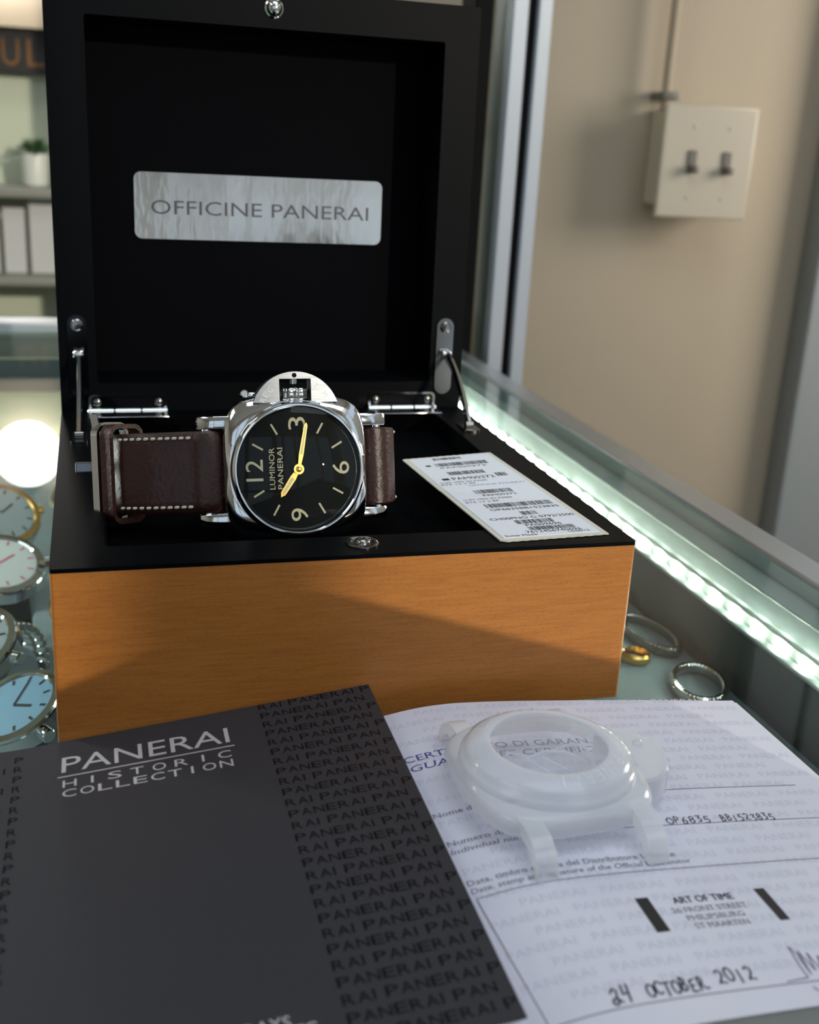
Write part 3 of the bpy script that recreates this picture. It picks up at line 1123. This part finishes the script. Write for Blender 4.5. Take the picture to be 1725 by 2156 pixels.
def sheet(bm, x0, x1, ytop, ybot, ztop, zbot, nx=70, ny=14):
    """block between two height fields; ytop and ybot are functions of x"""
    rows_t, rows_b = [], []
    for j in range(ny + 1):
        rt, rb = [], []
        for i in range(nx + 1):
            x = x0 + (x1 - x0) * i / nx
            y = ytop(x) + (ybot(x) - ytop(x)) * j / ny
            rt.append(bm.verts.new((x, y, ztop(x, y)))); rb.append(bm.verts.new((x, y, zbot(x, y))))
        rows_t.append(rt); rows_b.append(rb)
    for R, fl in ((rows_t, False), (rows_b, True)):
        for j in range(ny):
            for i in range(nx):
                q = (R[j][i], R[j + 1][i], R[j + 1][i + 1], R[j][i + 1])
                bm.faces.new(q[::-1] if fl else q)
    def side(a, b):
        for k in range(len(a) - 1):
            bm.faces.new((a[k], a[k + 1], b[k + 1], b[k]))
    side(rows_t[0], rows_b[0]); side(rows_b[-1], rows_t[-1])
    side([r[0] for r in rows_b], [r[0] for r in rows_t]); side([r[-1] for r in rows_t], [r[-1] for r in rows_b])
    return bm


ce = thing('certificate_booklet', 'open white guarantee certificate booklet with handwriting, partly under the black brochure', 'certificate', (150, -75, 0))
ytp = lambda x: -8.0 if x < 120 else -8.0 - (x - 120) * .035
ybt = lambda x: -147.2 + max(0, x - 127) * .025
obj('page_block', sheet(new(), 42, 219.2, lambda x: ytp(x) - .6, lambda x: ybt(x) + .3, lambda x, y: zpage(x, y) - .55, lambda x, y: .25), M['pages'], ce)
pg = obj('page', sheet(new(), 42, 218, ytp, ybt, zpage, lambda x, y: zpage(x, y) - .25), M['paper'], ce)
PF = lambda x, y: (x, y, zpage(x, y) + .06)
PF2 = lambda x, y: (x, y, zpage(x, y) + .035)
bm = new()
row = 0
y = -12.5
while y > -136:
    off = 0 if row % 2 else -11.5
    x = 97 + off
    while x < 200:
        a, b = x, x + 16.5
        if a > 96 and b < 217:
            lay_text(bm, 'PANERAI', (a, y), (b, y), 2.6, PF2)
        x += 20.5
    y -= 5.1
    row += 1
obj('page_pattern', bm, M['paper_mark'], ce, smooth=0)
bm = new()
lay_text(bm, 'CERTIFICATO DI GARANZIA', (96.2, -36.3), (162, -36.3), 3.0, PF, serif=True)
lay_text(bm, 'GUARANTEE CERTIFICATE', (96.6, -41.2), (163, -41.2), 3.0, PF, serif=True, italic=.18)
obj('blue_heading', bm, M['ink_blue'], ce, smooth=0)
bm = new()
def pt(s, x0, x1, y, cap, it=0):
    lay_text(bm, s, (x0, y), (x1, y), cap, PF, serif=True, italic=it)
pt('Nome del modello', 96.6, 121, -64.3, 1.9)
pt('Numero di serie', 96.6, 119, -76.9, 1.9); pt('Individual number', 96.4, 121, -80.3, 1.8, .2)
pt('della cassa/', 140, 154.8, -76.6, 1.6)
pt('Data, timbro e firma del Distributore Ufficiale', 96.6, 152.2, -93.0, 1.9)
pt('Date, stamp and signature of the Official Distributor', 96.5, 155, -96.0, 1.8, .2)
for a, b in (((150, -63.0), (207.5, -63.6)), ((135, -79.6), (210, -80.2)), ((97, -97.9), (205, -97.9)),
             ((97.0, -98.4), (98.6, -140)), ((98.6, -140), (205, -139.3))):
    add_line(bm, a, b, .28, PF, 40)
obj('printed_text', bm, M['ink_grey'], ce, smooth=0)
bm = new()
for q in ([(133.2, -107.7), (136.6, -107.7), (136.4, -119.8), (133.0, -119.8)], [(165.4, -107.9), (168.3, -107.9), (168.2, -119.7), (165.5, -119.7)]):
    for k in range(4):
        a, b, c, d = [Vector(p) for p in q]
        w = [a.lerp(d, k / 4), b.lerp(c, k / 4), b.lerp(c, (k + 1) / 4), a.lerp(d, (k + 1) / 4)]
        bm.faces.new([bm.verts.new(PF(p.x, p.y)) for p in w])
lay_text(bm, 'ART OF TIME', (142.2, -110.9), (158.4, -110.9), 2.3, PF)
lay_text(bm, 'ART OF TIME', (142.35, -110.85), (158.55, -110.85), 2.3, PF)
st = obj('ink_stamp', bm, M['ink'], ce, smooth=0)
bm = new()
for s, x0, x1, yy in (('26 FRONT STREET', 140.2, 160.2, -114.1), ('PHILIPSBURG', 142.6, 157.8, -117.0), ('ST MAARTEN', 143.2, 157.4, -119.9)):
    lay_text(bm, s, (x0, yy), (x1, yy), 1.75, PF, serif=True)
obj('stamp_address', bm, M['ink_grey'], st, smooth=0)
bm = new()
handwrite(bm, 'OP6835', (157.4, -79.3), (170.8, -79.5), 2.9, .36, PF)
handwrite(bm, 'BB1523835', (173.6, -79.6), (190.6, -79.9), 2.9, .36, PF)
obj('handwritten_serial', bm, M['ink_pen'], ce, smooth=0)
bm = new()
handwrite(bm, 'd4', (113.2, -138.9), (118.6, -138.9), 4.6, .5, PF)
handwrite(bm, 'OCTOBER', (121.6, -138.4), (135.6, -138.4), 3.9, .5, PF)
handwrite(bm, '2012', (138.8, -137.4), (148.6, -137.2), 4.0, .5, PF)
obj('handwritten_date', bm, M['ink_pen'], ce, smooth=0)
bm = new()
sig = [(154.6, -138.9), (158, -138.6), (160.2, -138.4), (160.6, -134), (161.6, -128.6), (162.2, -131), (161.6, -137.5), (163.0, -130.2), (163.4, -136.5), (164.8, -131), (164.9, -136.8), (166.8, -132.2), (167.2, -137.2), (169.8, -133.4), (171, -136.8), (175, -134)]
stroke(bm, sig, .3, PF)
stroke(bm, [(159.6, -141.2), (160.0, -142.4)], .35, PF)
obj('signature', bm, M['ink_purple'], ce, smooth=0)

br = thing('brochure', 'charcoal brochure with silver lettering and black repeated pattern in front of box', 'brochure', (10, -72, 0))
byt, byb = (lambda x: -2.6 - max(0, 93 - x) * .011), (lambda x: -140.6)
obj('cover', sheet(new(), -110, 93.0, byt, byb, zbro, lambda x, y: zbro(x, y) - .4), M['cover'], br)
obj('page_block', sheet(new(), -110, 92.2, lambda x: byt(x) - .6, lambda x: byb(x) + .6, lambda x, y: zbro(x, y) - .45, lambda x, y: zbro(x, y) - 1.25), M['pages'], br)
BF = lambda x, y: (x, y, zbro(x, y) + .05)
bm = new()
lay_text(bm, 'PANERAI', (1.4, -20.7), (48.0, -20.7), 7.9, BF)
add_line(bm, (.4, -22.9), (49, -22.9), .5, BF, 10)
for s, yy in (('HISTORIC', -28.4), ('COLLECTION', -33.2)):
    for k, ch in enumerate(s):
        x0, x1 = 1.8, 47.6
        wd = 3.7 if ch != 'I' else .7
        c = x0 + 1.85 + (x1 - x0 - 3.7) * k / (len(s) - 1)
        lay_text(bm, ch, (c - wd / 2, yy), (c + wd / 2, yy), 3.5, BF)
obj('silver_lettering', bm, M['silver_ink'], br, smooth=0)
bm = new()
lay_text(bm, 'DAYS', (37.6, -129.8), (47.4, -129.8), 3.2, BF)
lay_text(bm, 'ES', (47.6, -132.8), (52.4, -132.8), 3.2, BF)
obj('silver_lettering', bm, M['silver_ink'], br, smooth=0)
bm = new()
bm2 = new()
cw = 16.2                                                # one word of the cover pattern
pitch, row, y = 5.05, 0, -6.3
full = 'PANERAI PANERAI PANERAI'
while y > -139:
    s = 'RAI PANERAI PAN' if row % 2 == 0 else 'PANERAI PANERAI'
    v, f, b_ = glyphs(s)
    # keep whole characters inside the cover
    x = 58.3
    for ch in s:
        wch = {'I': .5, ' ': 1.1}.get(ch, 2.75)
        if x + wch > 92.6:
            break
        if ch != ' ':
            lay_text(bm, ch, (x, y), (x + wch, y), 3.0, BF)
        x += wch + .52
    x = -9.2
    for ch in ('P' if row % 2 == 0 else 'R') + (' ' if row % 2 == 0 else ' I'):
        wch = {'I': .5, ' ': 1.1}.get(ch, 2.35)
        if ch != ' ':
            lay_text(bm2, ch, (x - wch, y - 4.9), (x, y - 4.9), 3.0, BF)
        x -= wch + .6
    y -= pitch
    row += 1
obj('cover_pattern', bm, M['cover_gloss'], br, smooth=0)
obj('cover_pattern', bm2, M['cover_gloss'], br, smooth=0)

# ------------------------------------------------------------------ clear plastic case protector on the certificate
pc = thing('plastic_case_cover', 'frosted clear plastic watch case protector standing on the white certificate', 'case cover', (128.6, -61.5, 7.3), Matrix.Rotation(math.radians(3), 3, 'Z'))
def pob(name, bm, m, parent=None, **k):
    return obj(name, bm, m, parent or pc, local=True, **k)
def circ(r, z, seg=96):
    return squircle(r, 2, z, seg)
bm = new()
outer = [squircle(24.4, 3.4, 4.6, b=26), squircle(24.8, 3.4, 6.6, b=26.4), squircle(24.6, 3.2, 8.6, b=26), squircle(24.2, 2.7, 9.8, b=25), circ(24.1, 10.2), circ(23.9, 11.4), circ(23.2, 12.2),
         circ(22.8, 12.4), circ(22.4, 13.8), circ(21.0, 14.7), circ(20.6, 14.9), circ(18.6, 16.0), circ(16.6, 16.5), circ(15.9, 16.2)]
inner = [circ(15.9, 15.2), circ(18.4, 14.8), circ(20.2, 13.8), circ(21.8, 12.6), circ(22.4, 11.4), circ(23.2, 10.4), circ(23.3, 9.4), squircle(23.6, 3.2, 7.8, b=25), squircle(23.8, 3.4, 6.4, b=25.4), squircle(23.4, 3.4, 4.6, b=25)]
loft(bm, outer + inner, loop=True)
pob('shell', bm, M['plastic'], smooth=50)
bm = new()
loft(bm, [circ(16.1, 15.3), circ(16.1, 15.75), circ(10, 16.1), circ(.01, 16.2)], cap0=True, cap1=True)
pob('window', bm, M['plastic_clear'], smooth=60)
bm = new()                                               # moulded inner crystal step seen through the window
for rr, zz in ((13.2, 6.0),):
    pts = [(rr * math.cos(a) + 3, rr * math.sin(a) * .8 + 3, zz + 2.5 * math.sin(3 * a)) for a in [math.radians(-60 + 6 * k) for k in range(36)]]
    add_tube(bm, pts, .45, 8)
add_tube(bm, [(-2, 9, 6), (-1.5, 5, 7), (1, 1, 6.5), (2.5, -3, 5.5), (6, -6, 5)], .6, 8)
add_tube(bm, [(3, 8, 6.5), (4, 4, 7), (7, 1, 6)], .5, 8)
add_tube(bm, [(-2, 9, 6), (4, 10, 7), (10, 8, 7.2), (14, 3, 6.5)], .5, 8)
pob('inner_ridge', bm, M['plastic_line'], smooth=60)
for sx in (-1, 1):
    for sy in (-1, 1):
        bm = new()
        pr = [(21, 9.2), (25.5, 9.4), (29.5, 8.6), (33.0, 6.2), (35.2, 2.6), (35.9, .2), (33.6, .1), (31.5, 3.0), (28.5, 5.2), (21, 5.8)]
        x0, x1 = sorted((sx * 12.4, sx * 18.0))
        loft(bm, [[(x, sy * y, z) for y, z in pr] for x in (x0, x0 + .5, x1 - .5, x1)])
        pob('lug_cover', bm, M['plastic'], smooth=35)
bm = new()
cgp = [(22, -14.5), (27, -13.5), (32, -10), (35, -5), (36, 0), (35, 5), (32, 10), (27, 13.5), (22, 14.5)]
ci = [(cx * .94 + 1, cy * .9) for cx, cy in cgp]
ring_prism(bm, cgp, ci, 2.0, 8.8)
loft(bm, [[(x, y, 8.8) for x, y in cgp], [(x * .985 + .2, y * .96, 9.7) for x, y in cgp]])
pob('crown_guard_cover', bm, M['plastic'], smooth=35)
bm = new()
add_sphere(bm, (29.5, 3, 9.9), 1.5, 16)
pob('guard_stud', bm, M['plastic_clear'])
def ringtext(word, mid_deg, r, z, cap, step, inward):
    """raised letters round the shell's sloping top"""
    for k, ch in enumerate(word):
        if ch == ' ':
            continue
        a = math.radians(mid_deg + (k - (len(word) - 1) / 2) * step * (1 if inward else -1))
        c = Vector((r * math.cos(a), r * math.sin(a)))
        t = Vector((-math.sin(a), math.cos(a))) * (1 if inward else -1)
        wch = cap * (.2 if ch == 'I' else .75)
        lay_text(bm, ch, c - t * wch / 2, c + t * wch / 2, cap, lambda x, y: (x, y, z - (math.hypot(x, y) - r) * .5 * 1.0))
bm = new()
ringtext('PANERAI', -68, 17.5, 16.52, 2.5, 9.0, True) if False else None
def rt2(word, mid_deg, rbase, cap, step):
    for k, ch in enumerate(word):
        a = math.radians(mid_deg - (k - (len(word) - 1) / 2) * step)
        rad = Vector((math.cos(a), math.sin(a)))
        t = Vector((math.sin(a), -math.cos(a)))          # clockwise, so the letter tops point outwards
        wch = cap * (.2 if ch == 'I' else .72)
        c = rad * rbase
        prof_r = [15.9, 16.6, 18.6, 20.6, 21.0, 22.4]
        prof_z = [16.2, 16.5, 16.0, 14.9, 14.7, 13.8]
        lay_text(bm, ch, c - t * wch / 2, c + t * wch / 2, cap, lambda x, y: (x, y, lerp1(math.hypot(x, y), prof_r, prof_z) + .3))
rt2('PANERAI', -72, 17.3, 3.2, 10.5)
pob('raised_lettering', bm, M['plastic_line'], smooth=0)
bm = new()
rt2('LUMINOR', 108, 17.3, 3.2, 10.5)
pob('raised_lettering', bm, M['plastic_line'], smooth=0)

# ------------------------------------------------------------------ switch box on the back wall
sw = thing('switch_box', 'ivory double light switch box on the beige back wall', 'light switch', (728, 1000, 104))
bm = new()
add_box(bm, (676, 945, 116), (786, 999.5, 226), 4)
obj('back_box', bm, M['switch'], sw)
bm = new()
add_box(bm, (664, 938, 104), (786, 945, 233), 3)
obj('cover_plate', bm, M['switch'], sw)
for cx in (704, 750):
    bm = new()
    add_box(bm, (cx - 5.5, 935.5, 156), (cx + 5.5, 938.2, 182), 1)
    add_box(bm, (cx - 4, 924, 156), (cx + 4, 937, 165), 1.5, xf=None)
    obj('toggle', bm, M['switch_dark'], sw)
    for zz in (128, 208):
        b = new(); add_lathe(b, [(2.4, 0), (2.0, .8), (0, 1)], (cx, 938, zz), (0, -1, 0), 14)
        obj('screw', b, M['switch'], sw)
bm = new()
add_cyl(bm, (680, 975, 226), (680, 975, 1690), 5.5, 18)
cdt = obj('conduit', bm, M['conduit'])
tag(cdt, 'beige painted conduit running up the wall above the switch box', 'conduit')
bm = new()
add_box(bm, (672, 966, 237), (694, 999.5, 246), 2)
obj('conduit_clip', bm, M['switch_dark'], cdt)

# ------------------------------------------------------------------ far left: sign, shelves, plant, cards
sg = thing('wall_sign', 'black sign board with large amber letters at upper left', 'sign', (-250, 2180, 258))
obj('sign_board', add_box(new(), (-620, 2172, 262), (20, 2199, 340), 2), M['sign'], sg)
bm = new()
SF = lambda x, y: (x, 2170.5, y)
lay_text(bm, 'U', (-137, 276), (-104, 276), 50, SF)
lay_text(bm, 'L', (-90, 276), (-58, 276), 50, SF)
obj('sign_letters', bm, M['sign_gold'], sg, smooth=0)
for nm, z0, lab in (('wall_shelf', 33, 'grey wall shelf holding the potted plant'), ('wall_shelf', -135, 'lower grey wall shelf under the white cards')):
    o = obj(nm, add_box(new(), (-500, 2040, z0), (120, 2199, z0 + 18), 2), M['shelf'])
    tag(o, lab, 'shelf')
pp = thing('potted_plant', 'small bushy green plant in a white pot on the grey shelf', 'potted plant', (-84, 2120, 51))
bm = new()
add_lathe(bm, [(20, 51.2), (24, 54), (27, 112), (26, 114), (24, 113), (23, 106)], (-84, 2120, 0), (0, 0, 1), 32, cap1=False)
obj('pot', bm, M['pot'], pp)
bm = new()
add_lathe(bm, [(23.2, 104), (23, 108), (0, 110)], (-84, 2120, 0), (0, 0, 1), 24)
obj('soil', bm, M['soil'], pp)
bm = new()
for k in range(170):
    a, e = random.uniform(0, 2 * PI), random.uniform(.05, 1.45)
    r = random.uniform(22, 40)
    c = Vector((-84 + r * math.cos(a) * math.cos(e), 2120 + r * math.sin(a) * math.cos(e), 110 + r * math.sin(e) * .85))
    d = Vector((math.cos(a) * math.cos(e), math.sin(a) * math.cos(e), math.sin(e) + .2)).normalized()
    u, v, w = basis(d)
    l, ww = random.uniform(10, 15), random.uniform(3, 5)
    pts = [c - w * l / 2, c + u * ww + w * 1, c + w * l / 2 + Vector((0, 0, -2)), c - u * ww + w * 1]
    q = [bm.verts.new(p) for p in pts] + [bm.verts.new(p + v * .6) for p in pts]
    for f in ((0, 1, 2, 3), (7, 6, 5, 4), (0, 4, 5, 1), (1, 5, 6, 2), (2, 6, 7, 3), (3, 7, 4, 0)):
        bm.faces.new([q[i] for i in f])
for k in range(8):
    a = 2 * PI * k / 8
    add_tube(bm, [(-84, 2120, 106), (-84 + 8 * math.cos(a), 2120 + 8 * math.sin(a), 120), (-84 + 20 * math.cos(a), 2120 + 20 * math.sin(a), 132)], 1.2, 6)
obj('foliage', bm, M['leaf'], pp)
for x0, x1, z1, lab in ((-150, -108, 10, 'pale standing card on the lower shelf, further from the box'), (-100, -52, 26, 'taller pale standing card on the lower shelf beside the box lid'), (-215, -158, 22, 'pale standing card at the left picture edge on the lower shelf')):
    c = thing('display_card', lab, 'card', ((x0 + x1) / 2, 2115, -117), None, 'pale cards on the lower shelf')
    obj('card_face', add_box(new(), (x0, 2100, -117), (x1, 2108, z1), 1), M['picture'], c)
    b = new(); add_box(b, (x0 + 12, 2108, -117), (x1 - 12, 2140, -112), 1)
    obj('card_foot', b, M['picture'], c)
gl = thing('globe_lamp', 'round lit white globe lamp, reflected in the counter glass left of the box', 'lamp', (-128, 2110, 425))
bm = new(); add_sphere(bm, (-128, 2110, 498), 68, 32)
obj('globe', bm, M['lamp'], gl)
bm = new(); add_cyl(bm, (-128, 2110, 560), (-128, 2110, 1700), 6, 12); add_lathe(bm, [(22, 556), (26, 566), (8, 590)], (-128, 2110, 0), (0, 0, 1), 24)
obj('lamp_rod', bm, M['dark_chrome'], gl)
for x, y, hx, hy, lab in ((-1200, 900, 220, 220, 'unseen square glowing fill panel added on the ceiling toward the shelf wall'), (-1500, -500, 500, 500, 'unseen broad glowing fill panel added on the ceiling near the plain left wall'), (1010, -1450, 500, 420, 'unseen large glowing fill panel added on the ceiling over the shop front')):
    o = obj('ceiling_fill_panel', add_box(new(), (x - hx, y - hy, 1680), (x + hx, y + hy, 1699), 4), M['fill_panel'])  # unseen glowing panels added for room fill and highlights on the steel
    tag(o, lab, 'fill panel')

# ------------------------------------------------------------------ watches under the glass
def case_watch(name, label, loc, yaw, pitch, bez, dial_m, band, band_m, r=19, link=True, group='watches under the counter glass', mark=None):
    rot = Matrix.Rotation(yaw, 3, 'Z') @ Matrix.Rotation(pitch, 3, 'X')
    t = thing(name, label, 'watch', loc, rot, group)
    def lo(nm, b, m, par=None, **k):
        return obj(nm, b, m, par or t, local=True, **k)
    # local frame: dial looks along +z, twelve along +y; the loop of the band hangs below
    b = new(); add_lathe(b, [(r * .9, -5), (r, -4), (r, 2.5), (r * .96, 3.4)], seg=40); lo('case', b, M['steel'])
    b = new(); add_lathe(b, [(r * .98, 3), (r * .97, 4.2), (r * .84, 4.9), (r * .80, 4.2)], seg=40, cap0=False, cap1=False); lo('bezel', b, bez)
    b = new(); add_lathe(b, [(r * .82, 3.4), (r * .82, 4.0), (0, 4.0)], seg=40); dl = lo('dial', b, dial_m)
    b = new()
    add_line(b, (0, 0), (r * .38, r * .2), 1.3, flat(4.2)); add_line(b, (0, 0), (-r * .3, r * .55), 1.0, flat(4.25))
    for k in range(12):
        d = Vector((math.cos(k * PI / 6), math.sin(k * PI / 6)))
        add_line(b, d * r * .62, d * r * .76, 1.1, flat(4.15))
    lo('hands', b, mark or M['ink'], dl, smooth=0)
    b = new(); add_cyl(b, (r - .5, 0, -1), (r + 4, 0, -1), 3, 14, bev=.5); lo('crown', b, bez)
    b = new()
    n = 34
    ry, rz = r * 1.25, 26
    for k in range(n):
        a = math.radians(112 + (428 - 112) * k / (n - 1))
        c = Vector((0, ry * math.cos(a), -rz * .92 + rz * math.sin(a)))
        tg_ = Vector((0, -ry * math.sin(a), rz * math.cos(a))).normalized()
        ang = math.atan2(tg_.z, tg_.y)
        xf = Matrix.Translation(c) @ Matrix.Rotation(ang, 4, 'X')
        if link:
            add_box(b, (-4, -2.2, -1.4), (4, 2.2, 1.6), .6, 1, xf=xf)
            add_box(b, (-10, -2.2, -1.4), (-4.3, 2.2, 1.3), .6, 1, xf=xf)
            add_box(b, (4.3, -2.2, -1.4), (10, 2.2, 1.3), .6, 1, xf=xf)
        else:
            add_box(b, (-10, -2.9, -1.5), (10, 2.9, 1.5), .6, 1, xf=xf)
    lo('bracelet' if link else 'band', b, band_m)
    return t


def watch_on_cushion(name, label, x, y, zc, yaw, pitch, clabel, *a, **k):
    w = case_watch(name, label, (x, y, zc), yaw, pitch, *a, **k)
    # cushion inside the band, standing on the display tray
    R3 = Matrix.Rotation(yaw, 3, 'Z') @ Matrix.Rotation(pitch, 3, 'X')
    c = Vector((x, y, zc)) + R3 @ Vector((0, 0, -22))
    b = new()
    add_cyl(b, c - R3 @ Vector((16, 0, 0)), c + R3 @ Vector((16, 0, 0)), 15.5, 28, bev=3)
    add_box(b, (c.x - 7, c.y - 7, -103), (c.x + 7, c.y + 7, c.z - 10), 2)
    add_box(b, (c.x - 22, c.y - 18, -105), (c.x + 22, c.y + 18, -101), 1.5)
    o = obj('watch_stand', b, M['cushion'])
    tag(o, clabel, 'watch stand', 'stands under the counter glass')


GB, SB = M['gold'], M['steel']
RD = math.radians
watch_on_cushion('display_watch', 'gold bezel watch with dark strap under the glass beside the lamp reflection', -42, 352, -46, RD(30), RD(36), 'cushioned stand holding the gold bezel watch', GB, M['silver_dial'], 'band', M['dark_leather'], r=23, link=False)
watch_on_cushion('display_watch', 'white dial watch with pink marks under the glass left of the box', -37, 268, -46, RD(18), RD(22), 'cushioned stand holding the pink marked watch', SB, M['white_dial'], 'band', M['dark_leather'], r=23, link=False, mark=M['pink'])
watch_on_cushion('display_watch', 'steel bracelet watch with silver grey dial under the glass left of the wood front', -42, 178, -48, RD(-35), RD(30), 'cushioned stand holding the steel grey dial watch', SB, M['silver_dial'], 'bracelet', M['chrome'], r=21)
watch_on_cushion('display_watch', 'steel watch with light blue dial under the glass near the brochure', -20, 118, -50, RD(-60), RD(26), 'cushioned stand holding the light blue dial watch', SB, M['blue_dial'], 'bracelet', M['chrome'], r=20)
watch_on_cushion('display_watch', 'gold trimmed white dial watch close to the left wall of the box', 4, 232, -50, RD(-70), RD(34), 'cushioned stand holding the gold trimmed watch', GB, M['white_dial'], 'bracelet', M['chrome'], r=17)
watch_on_cushion('display_watch', 'dark strap watch beside the hinge end of the box under the glass', -2, 420, -50, RD(-75), RD(50), 'cushioned stand holding the dark strap watch', SB, M['dial'], 'band', M['dark_leather'], r=19, link=False)


tag(obj('display_tray', add_box(new(), (178, -300, -104.8), (300, 620, -64), 2), M['tray']), 'grey fabric display tray under the glass right of the box', 'tray')
TRZ = -64


def chain_loop(name, label, cx, cy, rx, ry, m, ang, n=44, cat='bracelet'):
    b = new()
    for k in range(n):
        a = 2 * PI * k / n
        x, y = rx * math.cos(a), ry * math.sin(a)
        c = Vector((cx + x * math.cos(ang) - y * math.sin(ang), cy + x * math.sin(ang) + y * math.cos(ang), TRZ + 2.7))
        tx_ = math.atan2(ry * math.cos(a), -rx * math.sin(a)) + ang
        add_box(b, (-3.1, -1.6, -2.6), (3.1, 1.6, 2.6), .9, 1, xf=Matrix.Translation(c) @ Matrix.Rotation(tx_, 4, 'Z'))
    o = obj(name, b, m)
    tag(o, label, cat, 'jewellery lying under the glass right of the box')


chain_loop('bracelet', 'oval steel chain bracelet under the glass just right of the box corner', 256, 196, 25, 15, M['chrome'], .5)
chain_loop('bracelet', 'narrow steel chain bracelet under the glass close to the led strip', 287, 168, 10, 22, M['dark_chrome'], .1)
chain_loop('bracelet', 'small steel chain bracelet nearest the open certificate', 284, 112, 12, 18, M['chrome'], -.4)
for x, y, m, lab in ((257, 296, 'gold', 'gold ring under the glass beside the pearl'), (291, 226, 'chrome', 'steel ring under the glass close to the led strip'), (268, 146, 'gold', 'gold ring under the glass between the two steel bracelets')):
    b = new(); add_lathe(b, [(6, -63.9), (7.6, -62.5), (7.6, -60), (6, -59), (5.4, -61.5)], (x, y, 0), (0, 0, 1), 28, cap0=False, cap1=False)
    tag(obj('ring', b, M[m]), lab, 'ring', 'jewellery lying under the glass right of the box')
b = new(); add_sphere(b, (258, 271, -59.9), 4, 20)
tag(obj('pearl', b, M['pot']), 'single white pearl under the glass right of the box', 'pearl', 'jewellery lying under the glass right of the box')

# ------------------------------------------------------------------ unseen board added on the counter, outline shaped from the shadow it casts
ta, te = math.tan(SUN_AZ), math.tan(SUN_EL) / math.cos(SUN_AZ)
K = 250
def gp(x, z):
    return (x + K * ta, z + K * te)
pk, lf, rg = gp(73.9, 46.1), gp(-2, 18.0), gp(183, 12.6)
slope = (pk[1] - lf[1]) / (pk[0] - lf[0])
outl = [(-25, .6), (306, .6), (306, rg[1] - (306 - rg[0]) * .2), rg, (pk[0] + 6, pk[1] - 1.2), (pk[0], pk[1] - .4), (pk[0] - 8, pk[1] - 2.6), lf, (-25, lf[1] - (lf[0] + 25) * slope)]
tb = thing('shadow_board', 'unseen grey gabled board added on the counter to shade the lower wood front', 'board', (140, -K, 0))
obj('board_face', add_prism(new(), outl, -K - 3, -K, lambda x, z, h: (x, h, z)), M['card'], tb, smooth=0)
b = new(); add_prism(b, [(-K - 3, .6), (-K - 3, 60), (-K - 6, 60), (-K - 45, .6)], 150, 156, lambda y, z, h: (h, y, z))
obj('board_strut', b, M['card'], tb, smooth=0)
